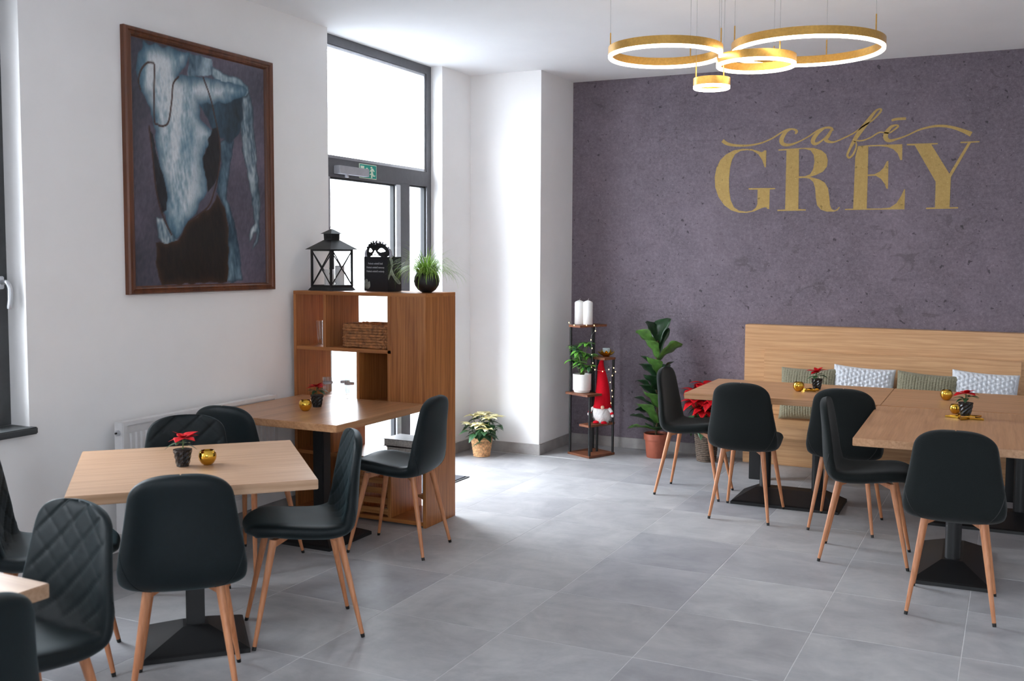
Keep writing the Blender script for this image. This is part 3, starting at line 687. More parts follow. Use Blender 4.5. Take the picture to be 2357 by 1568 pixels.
# clear glass vase and drinking glasses
def glass_mesh(r0, r1, h, base=.012, th=.0025, n=24):
    return MB().lathe([(0, 0), (r0, 0), (r0*1.02, base*.5), (r0+(r1-r0)*.1, base), (r1, h), (r1-th, h), (r0+(r1-r0)*.1-th, base*1.3), (0, base*1.3)], n)
o = obj('glass_vase', glass_mesh(.026, .040, .15, .022), MT['clear'], loc=(-1.445, 2.05, 1.055), smooth=50); tag(o, 'clear tapered glass vase in the upper left shelf compartment', 'vase')
gm = glass_mesh(.027, .031, .125).mesh('glass', 50)
band = MB().lathe([(.0303, .085), (.0308, .097), (.0316, .097), (.0311, .085), (.0303, .085)], 24, cap=False).mesh('print_band', 50)
for k, (x, y_) in enumerate(((-1.38, 2.02), (-1.305, 2.1), (-1.228, 2.04), (-1.15, 2.1))):
    o = thing('drinking_glass', (x, y_, .723), ['clear drinking glass at the far left of the row behind the table', 'second clear drinking glass from the left behind the table', 'third clear drinking glass from the left behind the table', 'clear drinking glass at the right end of the row behind the table'][k], 'glass', 'drinking glasses on the shelf behind the table')
    obj('tumbler', gm, MT['clear'], o); obj('print_band', band, MT['closer'], o)
# woven basket: rows of twisted seagrass strands
bs = thing('woven_basket', (-1.03, 2.05, 1.056), 'brown woven seagrass basket in the upper shelf compartment', 'basket')
w2, d2, hB = .175, .125, .138
def rect_loop(w_, d_, r, n=56):
    P = []
    for k in range(n):
        t_ = 2*PI*k/n; c_, s_ = math.cos(t_), math.sin(t_)
        P.append((w_*math.copysign(abs(c_)**.22, c_), d_*math.copysign(abs(s_)**.22, s_)))
    return P
for r_ in range(8):
    z = .010+r_*.0168; pts = []
    L_ = rect_loop(w2-.004, d2-.004, 0, 96)
    for k, (x, y_) in enumerate(L_+[L_[0]]):
        wv = .0028*math.sin(k*PI/2.0+r_*PI); rr_ = math.hypot(x, y_)
        pts.append((x*(1+wv/rr_), y_*(1+wv/rr_), z+.0022*math.sin(k*1.7+r_*2)))
    obj('strand', MB().poly(pts, [.0095+.0018*math.sin(k*1.57+r_) for k in range(len(pts))], 6), MT['weave'], bs, 180)
L_ = rect_loop(w2-.010, d2-.010, 0)
obj('liner', MB().add([(x, y_, z) for z in (.004, hB-.006) for x, y_ in L_], [(k, (k+1) % 56, 56+(k+1) % 56, 56+k) for k in range(56)]+[tuple(range(55, -1, -1))]), MT['weave'], bs)
L2 = rect_loop(w2-.004, d2-.004, 0, 60)
obj('rim', MB().poly([(x, y_, hB+.002*math.sin(k*1.3)) for k, (x, y_) in enumerate(L2+[L2[0]])], .008, 7), MT['weave'], bs, 180)
# ---- lantern on top of the shelf
ln = thing('lantern', (-1.375, 2.065, 1.401), 'black metal lantern with crossed bars and candles on top of the shelf', 'lantern', rz=R_(-11))
hs = .088
def sq_frustum(r0, z0, r1, z1): 
    return [(-r0,-r0,z0),(r0,-r0,z0),(r0,r0,z0),(-r0,r0,z0),(-r1,-r1,z1),(r1,-r1,z1),(r1,r1,z1),(-r1,r1,z1)], [(0,3,2,1),(4,5,6,7),(0,1,5,4),(1,2,6,5),(2,3,7,6),(3,0,4,7)]
obj('base', MB().add(*sq_frustum(.107, 0, .092, .022)), MT['black'], ln)
for sx in (-1, 1):
    for sy in (-1, 1): obj('post', MB().box(sx*hs-.006, sx*hs+.006, sy*hs-.006, sy*hs+.006, .022, .258), MT['black'], ln)
for a in range(4):
    Mx = Matrix.Rotation(a*PI/2, 4, 'Z')
    obj('cross_bar', MB().tube((-hs, -hs, .03), (hs, -hs, .25), .0038, n=6).xf(Mx), MT['black'], ln)
    obj('cross_bar', MB().tube((-hs, -hs, .25), (hs, -hs, .03), .0038, n=6).xf(Mx), MT['black'], ln)
    obj('rail', MB().box(-hs, hs, -hs-.005, -hs+.005, .248, .26).box(-hs, hs, -hs-.005, -hs+.005, .022, .034).xf(Mx), MT['black'], ln)
    obj('glass_pane', MB().box(-hs+.006, hs-.006, -hs+.006, -hs+.008, .03, .25).xf(Mx), MT['glass'], ln)
obj('roof', MB().add(*sq_frustum(.118, .258, .036, .318)), MT['black'], ln)
ch = obj('chimney', MB().add(*sq_frustum(.034, .318, .036, .358)), MT['black'], ln)
for a in range(4):
    for k in range(3): obj('vent_slot', MB().box(-.022+k*.017, -.012+k*.017, -.0375, -.034, .326, .352).xf(Matrix.Rotation(a*PI/2, 4, 'Z')), MT['dark_plastic'], ch)
obj('cap', MB().add(*sq_frustum(.050, .357, .004, .388)), MT['black'], ln)
obj('carry_ring', MB().poly([(.020*math.cos(t_), 0, .388+.020*math.sin(t_)*.7) for t_ in np.linspace(0, PI, 12)], .0022), MT['black'], ln)
for (x, y_, r_, h_) in ((-.035, .01, .033, .11), (.038, .03, .03, .135), (.02, -.04, .028, .08)):
    cdl = obj('candle', MB().lathe([(0, .022), (r_, .022), (r_, .022+h_-.004), (r_-.004, .022+h_), (0, .022+h_-.002)], 20, (x, y_, 0)), MT['candle'], ln, 40)
    obj('wick', MB().tube((x, y_, .02+h_), (x+.002, y_, .032+h_), .0015, n=5), MT['dark_plastic'], cdl)
# ---- black gift bag with printed lines, mask resting on top
ga = R_(-15); bx, by = -1.042, 2.06
gb = thing('gift_bag', (-1.023, 2.113, 1.401), 'black gift bag with pale printed text and figures on top of the shelf', 'bag', rz=ga)
bw, bd, bh_ = .112, .055, .214
obj('bag_body', MB().add([(-bw,-bd,0),(bw,-bd,0),(bw,bd,0),(-bw,bd,0),(-bw,-bd,bh_),(bw,-bd,bh_),(bw,bd,bh_),(-bw,bd,bh_),(-bw+.002,-bd+.002,bh_),(bw-.002,-bd+.002,bh_),(bw-.002,bd-.002,bh_),(-bw+.002,bd-.002,bh_),(-bw+.002,-bd+.002,.004),(bw-.002,-bd+.002,.004),(bw-.002,bd-.002,.004),(-bw+.002,bd-.002,.004)],
    [(0,3,2,1),(0,1,5,4),(1,2,6,5),(2,3,7,6),(3,0,4,7),(4,5,9,8),(5,6,10,9),(6,7,11,10),(7,4,8,11),(8,9,13,12),(9,10,14,13),(10,11,15,14),(11,8,12,15),(12,13,14,15)]), MT['paper'], gb)
def text_mesh(body, size, mat, parent, M_, name='printed_text', align='CENTER'):
    cu = bpy.data.curves.new(name, 'FONT'); cu.body = body; cu.size = size; cu.align_x = align; cu.extrude = .0003
    t_ = bpy.data.objects.new('tmp', cu); C.objects.link(t_)
    dg = bpy.context.evaluated_depsgraph_get(); dg.update()
    me = bpy.data.meshes.new_from_object(t_.evaluated_get(dg)); bpy.data.objects.remove(t_); bpy.data.curves.remove(cu)
    me.transform(M_); me.materials.clear(); return obj(name, me, mat, parent)
Fm = Matrix.Rotation(PI/2, 4, 'X')
for k, s_ in enumerate(('Padesát odstínů šedi', 'Padesát odstínů temnoty', 'Padesát odstínů svobody')):
    text_mesh(s_, .0165, MT['print'], gb, Matrix.Translation((-.004, -bd-.0006, .166-.024*k)) @ Fm)
def blob(pts): return cat_rom(pts+[pts[0]], 5)[:-1]
flat_shape('printed_rose', [blob([(-.11, .02), (-.075, .012), (-.055, .03), (-.06, .06), (-.075, .055), (-.085, .075), (-.11, .06)])], lambda a, b_: (a, -bd-.0001, b_), MT['figure'], gb, .0005)
flat_shape('printed_figure', [blob([(-.045, .205), (-.02, .20), (-.012, .16), (-.02, .14), (.0, .10), (.03, .075), (.05, .05), (.03, .045), (.0, .07), (-.03, .10), (-.05, .07), (-.052, .09), (-.035, .13), (-.03, .16)])], lambda a, b_: (bw+.0001, a, b_), MT['figure'], gb, .0005, (1, 0, 0))
for y_ in (-bd+.004, bd-.004):
    obj('handle', MB().poly(cat_rom([(-.055, y_, bh_-.01), (-.05, y_-.004, bh_+.005), (.0, y_-.01, bh_+.012), (.045, y_-.004, bh_+.004), (.05, y_, bh_-.01)], 6), .0025, 6), MT['feather'], gb, 180)
# venetian mask
mk = thing('carnival_mask', (-1.023, 2.095, 1.616), 'black carnival mask with pale lace trim standing on the gift bag', 'mask', rz=ga)
hl = [(.03,.080),(.06,.078),(.088,.058),(.104,.024),(.096,.002),(.072,-.003),(.042,.004),(.02,.020)]
out = [(-x, z) for x, z in hl[::-1]]+[(0, .072)]+hl+[(0, .040)]
out = [(0, .072)]+hl+[(0, .040)]+[(-x, z) for x, z in hl[::-1]]
eye = lambda s_: [(s_*.022,.034),(s_*.040,.050),(s_*.062,.050),(s_*.082,.034),(s_*.064,.028),(s_*.042,.026)]
flat_shape('mask_body', [blob(out), blob(eye(1)), blob(eye(-1))], lambda a, b_: (a, -.045+2.2*a*a, b_), MT['feather'], mk, .005)
for k in range(30):
    a = PI*(k/29)*.94+.10; r_ = .020+.008*math.sin(k*2.3)
    p0 = Vector((.092*math.cos(a), -.040+2.2*(.092*math.cos(a))**2, .018+.056*math.sin(a)))
    d = Vector((math.cos(a)*.8+.25*math.sin(k*1.7), .15*math.sin(k*1.9), math.sin(a)*.8+.2)).normalized(); n = Vector((-d.z, 0, d.x))*.0042
    p1 = p0+d*r_
    obj('lace_ruffle', MB().add([p0-n, p0+n, p1+n*1.3, p1-n*1.3, p0-n+Vector((0,.002,0)), p0+n+Vector((0,.002,0)), p1+n*1.3+Vector((0,.005,0)), p1-n*1.3+Vector((0,.005,0))], [(0,1,2,3),(7,6,5,4),(0,4,5,1),(1,5,6,2),(2,6,7,3),(3,7,4,0)]), MT['feather'] if k % 3 else MT['lace'], mk)
for s_ in (-1, 1):
    for k in range(5):
        a = R_(-25+k*22); p0 = Vector((s_*.088, -.02, .012)); d = Vector((s_*math.cos(a), -.1, math.sin(a))); n = Vector((-d.z*s_, 0, d.x*s_))*.007; p1 = p0+d*.04
        obj('lace_tuft', MB().add([p0-n*.5, p0+n*.5, p1+n*1.5, p1-n*1.5, p0+Vector((0,.003,0)), p1+Vector((0,.008,0))], [(0,1,2,3),(0,4,1),(2,5,3),(1,4,5,2),(0,3,5,4)]), MT['lace'], mk)
# ---- grass plant in a round black pot
def blade(mb, p0, az, ln_, th0, bend, w_, n=9):
    # arching blade: leans th0 from the vertical at its foot and bends over by bend along its length
    d = Vector((math.cos(az), math.sin(az), 0)); sd = Vector((-d.y, d.x, 0)); vs = []; p = Vector(p0)
    for k in range(n):
        t_ = k/(n-1); ww = w_*(1-t_)**.6+.0002; vs += [p-sd*ww, p+sd*ww]
        th = th0+bend*t_**1.3; p = p+(d*math.sin(th)+Vector((0, 0, math.cos(th))))*(ln_/(n-1))
    mb.add(vs, [(2*k, 2*k+1, 2*k+3, 2*k+2) for k in range(n-1)])
gp = thing('grass_plant', (-.672, 2.065, 1.401), 'spiky green grass plant in a round black pot at the right end of the shelf', 'plant')
obj('pot', MB().lathe([(0,0),(.030,0),(.055,.016),(.072,.042),(.078,.068),(.074,.096),(.062,.118),(.056,.119),(.066,.095),(0,.095)], 32), MT['matte_black'], gp, 60)
mb = MB(); rs = random.Random(3)
for k in range(560):
    az = rs.uniform(0, 2*PI); r0 = rs.uniform(0, .05); L_ = rs.uniform(.14, .30)
    blade(mb, (r0*math.cos(az), r0*math.sin(az), .098), az+rs.uniform(-.6, .6), L_, rs.uniform(.25, 1.1), rs.uniform(1.1, 2.6), rs.uniform(.0011, .0021))
tag(obj('grass_blades', mb, MT['grass'], gp), kind='stuff')
mb = MB()
for k in range(30):
    az = rs.uniform(0, 2*PI); blade(mb, (.02*math.cos(az), .02*math.sin(az), .1), az, rs.uniform(.2, .3), rs.uniform(.2, .7), rs.uniform(.8, 1.8), .0006, 10)
tag(obj('seed_stalks', mb, MT['grass'], gp), kind='stuff')
# doormat by the entrance
o = thing('doormat', (-1.30, 2.86, .0), 'dark doormat on the floor beside the entrance, mostly hidden by the shelf', 'mat')
obj('pile', MB().bbox(-.25, .25, -.36, .36, .002, .010, .002), MT['mat'], o)
obj('border', MB().box(-.27, .27, -.38, -.36, .0, .006).box(-.27, .27, .36, .38, .0, .006).box(-.27, -.25, -.36, .36, .0, .006).box(.25, .27, -.36, .36, .0, .006), MT['anth'], o)

# ================================================================ radiator below the painting
rd = thing('radiator', (XL, 1.02, .2), 'white panel radiator on the left wall below the painting', 'radiator')
ry0, ry1, rh = -.555, .63, .575
obj('side_panel', MB().bbox(.04, .10, ry0, ry0+.012, .0, rh, .003), MT['radiator'], rd)
obj('side_panel', MB().bbox(.04, .10, ry1-.012, ry1, .0, rh, .003), MT['radiator'], rd)
nf = 32; pit = (ry1-ry0-.10)/nf; pts = [(.093, ry0+.012)]
for k in range(nf):
    a = ry0+.05+k*pit
    pts += [(.093, a), (.101, a+pit*.18), (.101, a+pit*.55), (.093, a+pit*.75)]
pts.append((.093, ry1-.012))
vs = [(x, y_, z) for z in (.05, rh-.06) for x, y_ in pts]; n = len(pts)
m = MB().add(vs, [(k, k+1, n+k+1, n+k) for k in range(n-1)])
m.box(.075, .093, ry0+.012, ry1-.012, .0, .05).box(.075, .093, ry0+.012, ry1-.012, rh-.06, rh-.012).box(.075, .087, ry0+.012, ry1-.012, .05, rh-.06)
obj('front_panel', m, MT['radiator'], rd)
obj('rear_panel', MB().box(.04, .055, ry0+.012, ry1-.012, .01, rh-.02), MT['radiator'], rd)
obj('frame_rim', MB().box(.087, .102, ry0+.004, ry0+.03, .0, rh).box(.087, .102, ry1-.03, ry1-.004, .0, rh).box(.087, .102, ry0+.03, ry1-.03, rh-.02, rh).box(.087, .102, ry0+.03, ry1-.03, 0, .02), MT['radiator'], rd)
obj('top_grille', MB().bbox(.04, .095, ry0+.012, ry1-.012, rh-.01, rh-.002, .001), MT['radiator'], rd)
v_ = obj('air_valve', MB().tube((.07, ry0, rh-.055), (.07, ry0-.012, rh-.055), .015, n=16), MT['silver'], rd, 40)
obj('valve_pin', MB().tube((.07, ry0-.012, rh-.055), (.07, ry0-.02, rh-.055), .005, n=8), MT['dark_plastic'], v_)
obj('wall_bracket', MB().box(.0, .04, -.4, -.36, .1, .5).box(.0, .04, .36, .4, .1, .5), MT['radiator'], rd)

# ================================================================ painting
FY0, FY1, FZ0, FZ1 = .594, 1.727, 1.412, 2.779
pt = thing('framed_painting', (XL, (FY0+FY1)/2, FZ0), 'large framed painting of blue white figures and a dark skirt on the left wall', 'painting')
oy, oz = (FY0+FY1)/2, FZ0
cy0, cy1, cz0, cz1 = .655, 1.652, 1.459, 2.726
def member(a0, a1, b0, b1, name):
    """mitred stepped moulding between outer edge a0-a1 and inner edge b0-b1 ((y,z) pairs)"""
    steps = [(0., .0), (0., .026), (.12, .034), (.35, .034), (.45, .027), (.62, .030), (.78, .024), (.86, .014), (1., .012), (1., .004)]
    vs = []
    for t_, x in steps:
        for A_, B_ in ((a0, b0), (a1, b1)):
            vs.append((x, A_[0]+(B_[0]-A_[0])*t_-oy, A_[1]+(B_[1]-A_[1])*t_-oz))
    n_ = len(steps)
    obj(name, MB().add(vs, [(2*k, 2*k+1, 2*k+3, 2*k+2) for k in range(n_-1)]+[(2*n_-2, 2*n_-1, 1, 0), tuple(range(0, 2*n_, 2)), tuple(range(2*n_-1, 0, -2))]), MT['frame_wood'], pt)
O_ = [(FY0, FZ0), (FY1, FZ0), (FY1, FZ1), (FY0, FZ1)]; I_ = [(cy0, cz0), (cy1, cz0), (cy1, cz1), (cy0, cz1)]
for k in range(4): member(O_[k], O_[(k+1) % 4], I_[k], I_[(k+1) % 4], 'frame_member')
nu, nv = 168, 210
U_, V_ = np.meshgrid(np.linspace(cy0-.004, cy1+.004, nu), np.linspace(cz0-.004, cz1+.004, nv))
def vnoise(x, y_, s, seed):
    r_ = np.random.default_rng(seed).random((64, 64)); x = x*s; y_ = y_*s
    xi = np.floor(x).astype(int); yi = np.floor(y_).astype(int); fx = x-xi; fy = y_-yi
    fx = fx*fx*(3-2*fx); fy = fy*fy*(3-2*fy); g = lambda a, b_: r_[a % 64, b_ % 64]
    return (g(xi, yi)*(1-fx)+g(xi+1, yi)*fx)*(1-fy)+(g(xi, yi+1)*(1-fx)+g(xi+1, yi+1)*fx)*fy
jx = (vnoise(U_, V_, 26, 1)-.5)*.018; jz = (vnoise(U_, V_, 22, 2)-.5)*.022
def inside(P_, x, y_):
    P_ = np.array(P_)/1000.; ins = np.zeros(x.shape, bool); n_ = len(P_)
    dist = np.full(x.shape, 9.)
    for k in range(n_):
        (x0, y0), (x1, y1) = P_[k], P_[(k+1) % n_]
        cond = ((y0 > y_) != (y1 > y_)) & (x < (x1-x0)*(y_-y0)/((y1-y0) if abs(y1-y0) > 1e-9 else 1e-9)+x0); ins ^= cond
        dx, dy = x1-x0, y1-y0; L_ = dx*dx+dy*dy+1e-12; t_ = np.clip(((x-x0)*dx+(y_-y0)*dy)/L_, 0, 1)
        dist = np.minimum(dist, np.hypot(x-x0-t_*dx, y_-y0-t_*dy))
    return np.where(ins, dist, -dist)
st1 = vnoise(U_*3.2+V_*.6, V_*.8-U_*.3, 30, 3); st2 = vnoise(U_*2-V_, V_+U_, 34, 4); big = vnoise(U_, V_, 5, 5); mid_ = vnoise(U_*2.0-V_*.3, V_*.45, 9, 6)
def L(*c): return np.array(c, float)
colr = np.zeros((nv, nu, 3))
bgk = .7*big+.3*st2+.25*(U_-cy0)/(cy1-cy0)
colr[:] = L(56, 58, 70)+(L(112, 102, 118)-L(56, 58, 70))*np.clip(bgk*1.1-.1, 0, 1)[..., None]
def paint(P_, lo, hi, key, soft=.004, rim=.03, rimc=None, rimk=.8):
    d = inside(P_, U_+jx, V_+jz); a = np.clip(d/soft+.5, 0, 1)[..., None]
    c_ = L(*lo)+(L(*hi)-L(*lo))*np.clip(key, 0, 1)[..., None]
    if rimc is not None:
        e = (np.clip(1-d/rim, 0, 1)**1.5*rimk)[..., None]; c_ = c_*(1-e)+L(*rimc)*e
    colr[:] = colr*(1-a)+c_*a
sk = .30*st1+.62*mid_+.16*st2+.12*big
paint(PT_hip, (38, 66, 84), (150, 176, 190), sk*1.3-.35, rim=.02, rimc=(30, 50, 64))
paint(PT_neck, (52, 80, 98), (168, 188, 200), sk*1.4-.3)
paint(PT_shoulder, (60, 92, 108), (190, 206, 214), sk*1.4-.2, rim=.015, rimc=(40, 64, 80))
paint(PT_chest, (22, 38, 50), (58, 92, 112), sk*1.2-.2)
paint(PT_arm, (44, 70, 86), (206, 216, 222), sk*1.7-.45, rim=.018, rimc=(28, 44, 56))
paint(PT_torso, (92, 132, 152), (222, 228, 232), sk*1.9-.42, rim=.075, rimc=(44, 82, 104), rimk=.85)
spine = np.exp(-(((U_-1.05)-.06*np.sin((V_-1.7)*4))/.05)**2)*np.clip((V_-1.7)/.3, 0, 1)*np.clip((2.55-V_)/.2, 0, 1)
dT = inside(PT_torso, U_, V_) > .02
colr[:] = np.where(dT[..., None], colr*(1-.25*spine[..., None])+L(70, 108, 130)*.25*spine[..., None], colr)
paint(PT_gap, (16, 17, 22), (34, 34, 40), st1); paint(PT_strip, (18, 20, 26), (36, 44, 54), st1)
paint(PT_hand, (70, 98, 114), (224, 228, 230), sk*2-.5, rim=.012, rimc=(40, 60, 74))
paint(PT_skirt, (12, 10, 11), (44, 28, 22), st1*.7, rim=.05, rimc=(92, 54, 26), rimk=.55)
for cdp in PT_cords:
    P_ = np.array(cat_rom(cdp, 5))/1000.; dist = np.full(U_.shape, 9.)
    for k in range(len(P_)-1):
        dx, dy = P_[k+1]-P_[k]; t_ = np.clip(((U_-P_[k][0])*dx+(V_-P_[k][1])*dy)/(dx*dx+dy*dy+1e-12), 0, 1)
        dist = np.minimum(dist, np.hypot(U_-P_[k][0]-t_*dx, V_-P_[k][1]-t_*dy))
    a = np.clip(1.6-dist/.0045, 0, 1)[..., None]; colr[:] = colr*(1-a)+L(66, 42, 36)*a
me = bpy.data.meshes.new('canvas')
me.from_pydata([(.013, float(U_[j, i]-oy), float(V_[j, i]-oz)) for j in range(nv) for i in range(nu)], [], [(j*nu+i, j*nu+i+1, (j+1)*nu+i+1, (j+1)*nu+i) for j in range(nv-1) for i in range(nu-1)])
cl = colr.reshape(-1, 3)/255.; cl = np.where(cl <= .04045, cl/12.92, ((cl+.055)/1.055)**2.4)
at = me.color_attributes.new('paint', 'FLOAT_COLOR', 'POINT'); at.data.foreach_set('color', np.c_[cl, np.ones(len(cl))].astype(np.float32).ravel())
t = NT('oil_paint'); va = t.n('ShaderNodeVertexColor', layer_name='paint'); v = t.coord('Object', (40, 60, 22)); nz_ = t.noise(v, 1.6, 4, .7, .6)
t.col(t.mix(.35, va.outputs[0], t.mix(1., va.outputs[0], t.ramp(nz_, [(.3, (150, 150, 150)), (.7, (255, 255, 255))]), 'MULTIPLY')))
t.b.inputs['Roughness'].default_value = .5; t.bump(nz_, .3, .002)
cvs = obj('canvas', me, t.m, pt); cvs['label'] = 'painted canvas in blue, white and dark brown'
obj('backing', MB().box(.0, .012, cy0-oy-.01, cy1-oy+.01, cz0-oz-.01, cz1-oz+.01), MT['dark_plastic'], pt)

# ================================================================ gold lettering on the purple wall
sg = thing('wall_lettering', (1.4, YB, 1.95), 'large gold serif and script lettering painted on the purple wall', 'lettering')
w3 = lambda a, b_: (a/1000-1.4, -.0006, b_/1000-1.95)
for nm, ol in (('letter_g', [SG]), ('letter_r', [SR, SRH]), ('letter_e', [SE]), ('letter_y', [SY])):
    flat_shape(nm, ol, w3, MT['goldpaint'], sg, .0008)
for k, stk in enumerate(SST):
    P_ = cat_rom(stk, 7); vs = []
    for i, p in enumerate(P_):
        a = P_[max(i-1, 0)]; b_ = P_[min(i+1, len(P_)-1)]; d = np.array([b_[0]-a[0], b_[1]-a[1]]); d = d/(np.linalg.norm(d)+1e-9); n_ = np.array([-d[1], d[0]])*max(p[2], 4)/2*1.06
        for q_ in (np.array(p[:2])+n_, np.array(p[:2])-n_): vs.append((q_[0]/1000-1.4, -.0010-.0003*k, q_[1]/1000-1.95))
    m = len(P_); top = len(vs)
    vs2 = [(x, -.0003, z) for x, y_, z in vs]
    fs = [(2*i, 2*i+1, 2*i+3, 2*i+2) for i in range(m-1)]+[(top+2*i, 2*i, 2*i+2, top+2*i+2) for i in range(m-1)]+[(2*i+1, top+2*i+1, top+2*i+3, 2*i+3) for i in range(m-1)]
    obj('script_stroke', MB().add(vs+vs2, fs), MT['goldpaint'], sg)

# ================================================================ ring pendant lights
def ring_lamp(D, c, stems, label, tilt=(0, 0)):
    o = thing('ring_pendant_light', c, label, 'pendant light', 'gold ring pendant lights')
    r1 = D/2; r0 = r1-.021; hh = .042
    obj('gold_ring', MB().lathe([(r0, .016), (r1, .016), (r1, .016+hh), (r0, .016+hh), (r0, .016)], 72, cap=False), MT['gold'], o, 40)
    obj('light_diffuser', MB().lathe([(r0+.0012, .0165), (r0+.0012, .004), (r0+.005, .0), (r1-.005, .0), (r1-.0012, .004), (r1-.0012, .0165), (r0+.0012, .0165)], 72, cap=False), MT['diffuser'], o, 60)
    for a in stems:
        p = Vector(((r1-.0105)*math.cos(a), (r1-.0105)*math.sin(a), .016+hh))
        s = obj('stem', MB().tube(p, p+Vector((0, 0, .085)), .0035, n=8), MT['gold'], o, 40)
        obj('wire', MB().tube(p+Vector((0, 0, .085)), (p.x, p.y, H-c[2]-.012), .0009, n=5), MT['wire'], s)
        obj('ceiling_ferrule', MB().tube((p.x, p.y, H-c[2]-.014), (p.x, p.y, H-c[2]), .008, n=10), MT['gold'], s, 40)
ring_lamp(.80, (1.496, 2.411, 2.715), [R_(205), R_(85), R_(-20)], 'largest gold ring pendant light, upper right of the cluster')
ring_lamp(.605, (.825, 2.039, 2.675), [R_(195), R_(80), R_(10)], 'second largest gold ring pendant light at the left of the cluster')
ring_lamp(.42, (1.254, 2.276, 2.637), [R_(185), R_(75), R_(-40)], 'small gold ring pendant light overlapping the largest ring')
ring_lamp(.20, (1.016, 2.268, 2.535), [R_(215), R_(60), R_(-30)], 'smallest and lowest gold ring pendant light')

# ================================================================ plants
def leaf_mesh(name, Lf, Wd, curl=.3, fold=.25, n=9, tip=1.2, pet=.0, th=.0006, wavy=0., shape='oval'):
    """leaf along +Y from the origin, blade facing +Z; closed thin solid"""
    m = MB(); top = []; wn = 5
    for k in range(n):
        t_ = k/(n-1)
        if shape == 'oval': ww = Wd/2*(math.sin(PI*min(t_, 1)**.85)**.75)
        elif shape == 'fiddle': ww = Wd/2*(.34+.66*t_**.7)*max(1-t_**9, 0)**.5*(1-.12*math.sin(t_*PI*2)*1) if t_ < 1 else .0
        else: ww = Wd/2*(math.sin(PI*t_**.75)**1.1)
        ww = max(ww, .0006)
        yy = pet+Lf*t_; zz = -curl*Lf*t_*t_+curl*.3*Lf*t_
        for j in range(wn):
            s = j/(wn-1)*2-1
            top.append((s*ww, yy, zz+fold*abs(s)*ww+wavy*math.sin(t_*14+s*3)*abs(s)*ww))
    N_ = len(top); bot = [(x, y_, z-th) for x, y_, z in top]; fs = []
    for k in range(n-1):
        for j in range(wn-1):
            a = k*wn+j; fs += [(a, a+1, a+1+wn, a+wn), (N_+a, N_+a+wn, N_+a+1+wn, N_+a+1)]
        fs += [(k*wn, k*wn+wn, N_+k*wn+wn, N_+k*wn), (k*wn+wn-1, N_+k*wn+wn-1, N_+k*wn+2*wn-1, k*wn+2*wn-1)]
    m.add(top+bot, fs)
    if pet: m.tube((0, 0, 0), (0, pet+.01, -.0005), .0012+.004*Wd, n=5)
    return m.mesh(name, 180)
def orient(az, el, roll=0.):
    """+Y -> direction with azimuth az and elevation el"""
    return (Matrix.Rotation(az-PI/2, 4, 'Z') @ Matrix.Rotation(el, 4, 'X') @ Matrix.Rotation(roll, 4, 'Y')).to_euler()
def leaf(me, mat, parent, loc, az, el, roll=0, sc_=1, name='leaf'):
    o = obj(name, me, mat, parent, loc=loc, rot=orient(az, el, roll)); o.scale = (sc_, sc_, sc_); return o
LM = {'b_s': leaf_mesh('bract', .062, .042, .25, .12, 7, shape='p'), 'l_s': leaf_mesh('leaf', .05, .027, .4, .2, 7, shape='p', pet=.012),
      'b_m': leaf_mesh('bract', .10, .062, .35, .22, 8, shape='p'), 'l_m': leaf_mesh('leaf', .11, .07, .5, .2, 8, shape='p', pet=.03),
      'fid': leaf_mesh('leaf', .27, .215, .3, .24, 12, pet=.015, wavy=.10, shape='fiddle', th=.001),
      'sch': leaf_mesh('leaf', .078, .036, .35, .2, 6, shape='oval')}
def cup_pot(r0, r1, h, n=20): return MB().lathe([(0, 0), (r0, 0), (r1, h), (r1-.003, h), (r1-.004, h-.008), (0, h-.008)], n)
# facetted glass cup of the table poinsettias
def facet_cup():
    m = MB()
    def fn(u, v): 
        a = 2*PI*u; r_ = .024+.011*v+.0014*(((int(round(u*16))+int(round(v*6))) % 2)*2-1)*(1 if 0 < v < 1 else 0)
        return (r_*math.cos(a), r_*math.sin(a), .006+.058*v)
    m.grid(fn, 16, 7, True); m.add([(0, 0, .006)]+[(.024*math.cos(2*PI*k/16), .024*math.sin(2*PI*k/16), .006) for k in range(16)], [(0, 1+(k+1) % 16, 1+k) for k in range(16)])
    m.lathe([(0, 0), (.0235, 0), (.0235, .006), (0, .006)], 16); m.lathe([(0, .058), (.033, .058)], 16)
    return m
fc = facet_cup().mesh('cup'); fsoil = MB().lathe([(0, .060), (.0325, .060), (.0325, .0625), (0, .066)], 16).mesh('soil', 60)
cupmat = plain('dark_facet_glass', (34, 34, 36), .15, .25, var=.3, scale=180)
def table_poinsettia(loc, seed, label, lean=0, sc_=1.):
    rs = random.Random(seed); t_ = thing('table_poinsettia', loc, label, 'plant', 'small red poinsettias on the tables')
    sc_ *= 1.08; t_.scale = (sc_, sc_, sc_); t_.rotation_euler = (0, 0, rs.uniform(0, 6))
    obj('cup', fc, cupmat, t_); obj('soil', fsoil, MT['soil'], t_)
    obj('stem', MB().poly([(0, 0, .06), (.002, .001, .085), (.001+lean, 0, .108)], .0022, 6), MT['stem'], t_, 60)
    for k in range(9):
        a = 2*PI*k/9*2.0+rs.uniform(-.2, .2); leaf(LM['b_s'], MT['red'], t_, (lean, 0, .108), a, rs.uniform(-.15, .4) if k < 6 else rs.uniform(.4, .85), 0, rs.uniform(.85, 1.2) if k < 6 else .75, 'bract')
    for k in range(6):
        a = 2*PI*k/6+rs.uniform(-.3, .3); leaf(LM['l_s'], MT['green'], t_, (0, 0, .08+.003*k), a, rs.uniform(-.15, .35), 0, rs.uniform(.8, 1.15))
table_poinsettia((-.516, -.097, .751), 1, 'small red poinsettia on the diagonal table in the left foreground')
table_poinsettia((-1.054, 1.486, .751), 12, 'small red poinsettia on the table by the shelf')
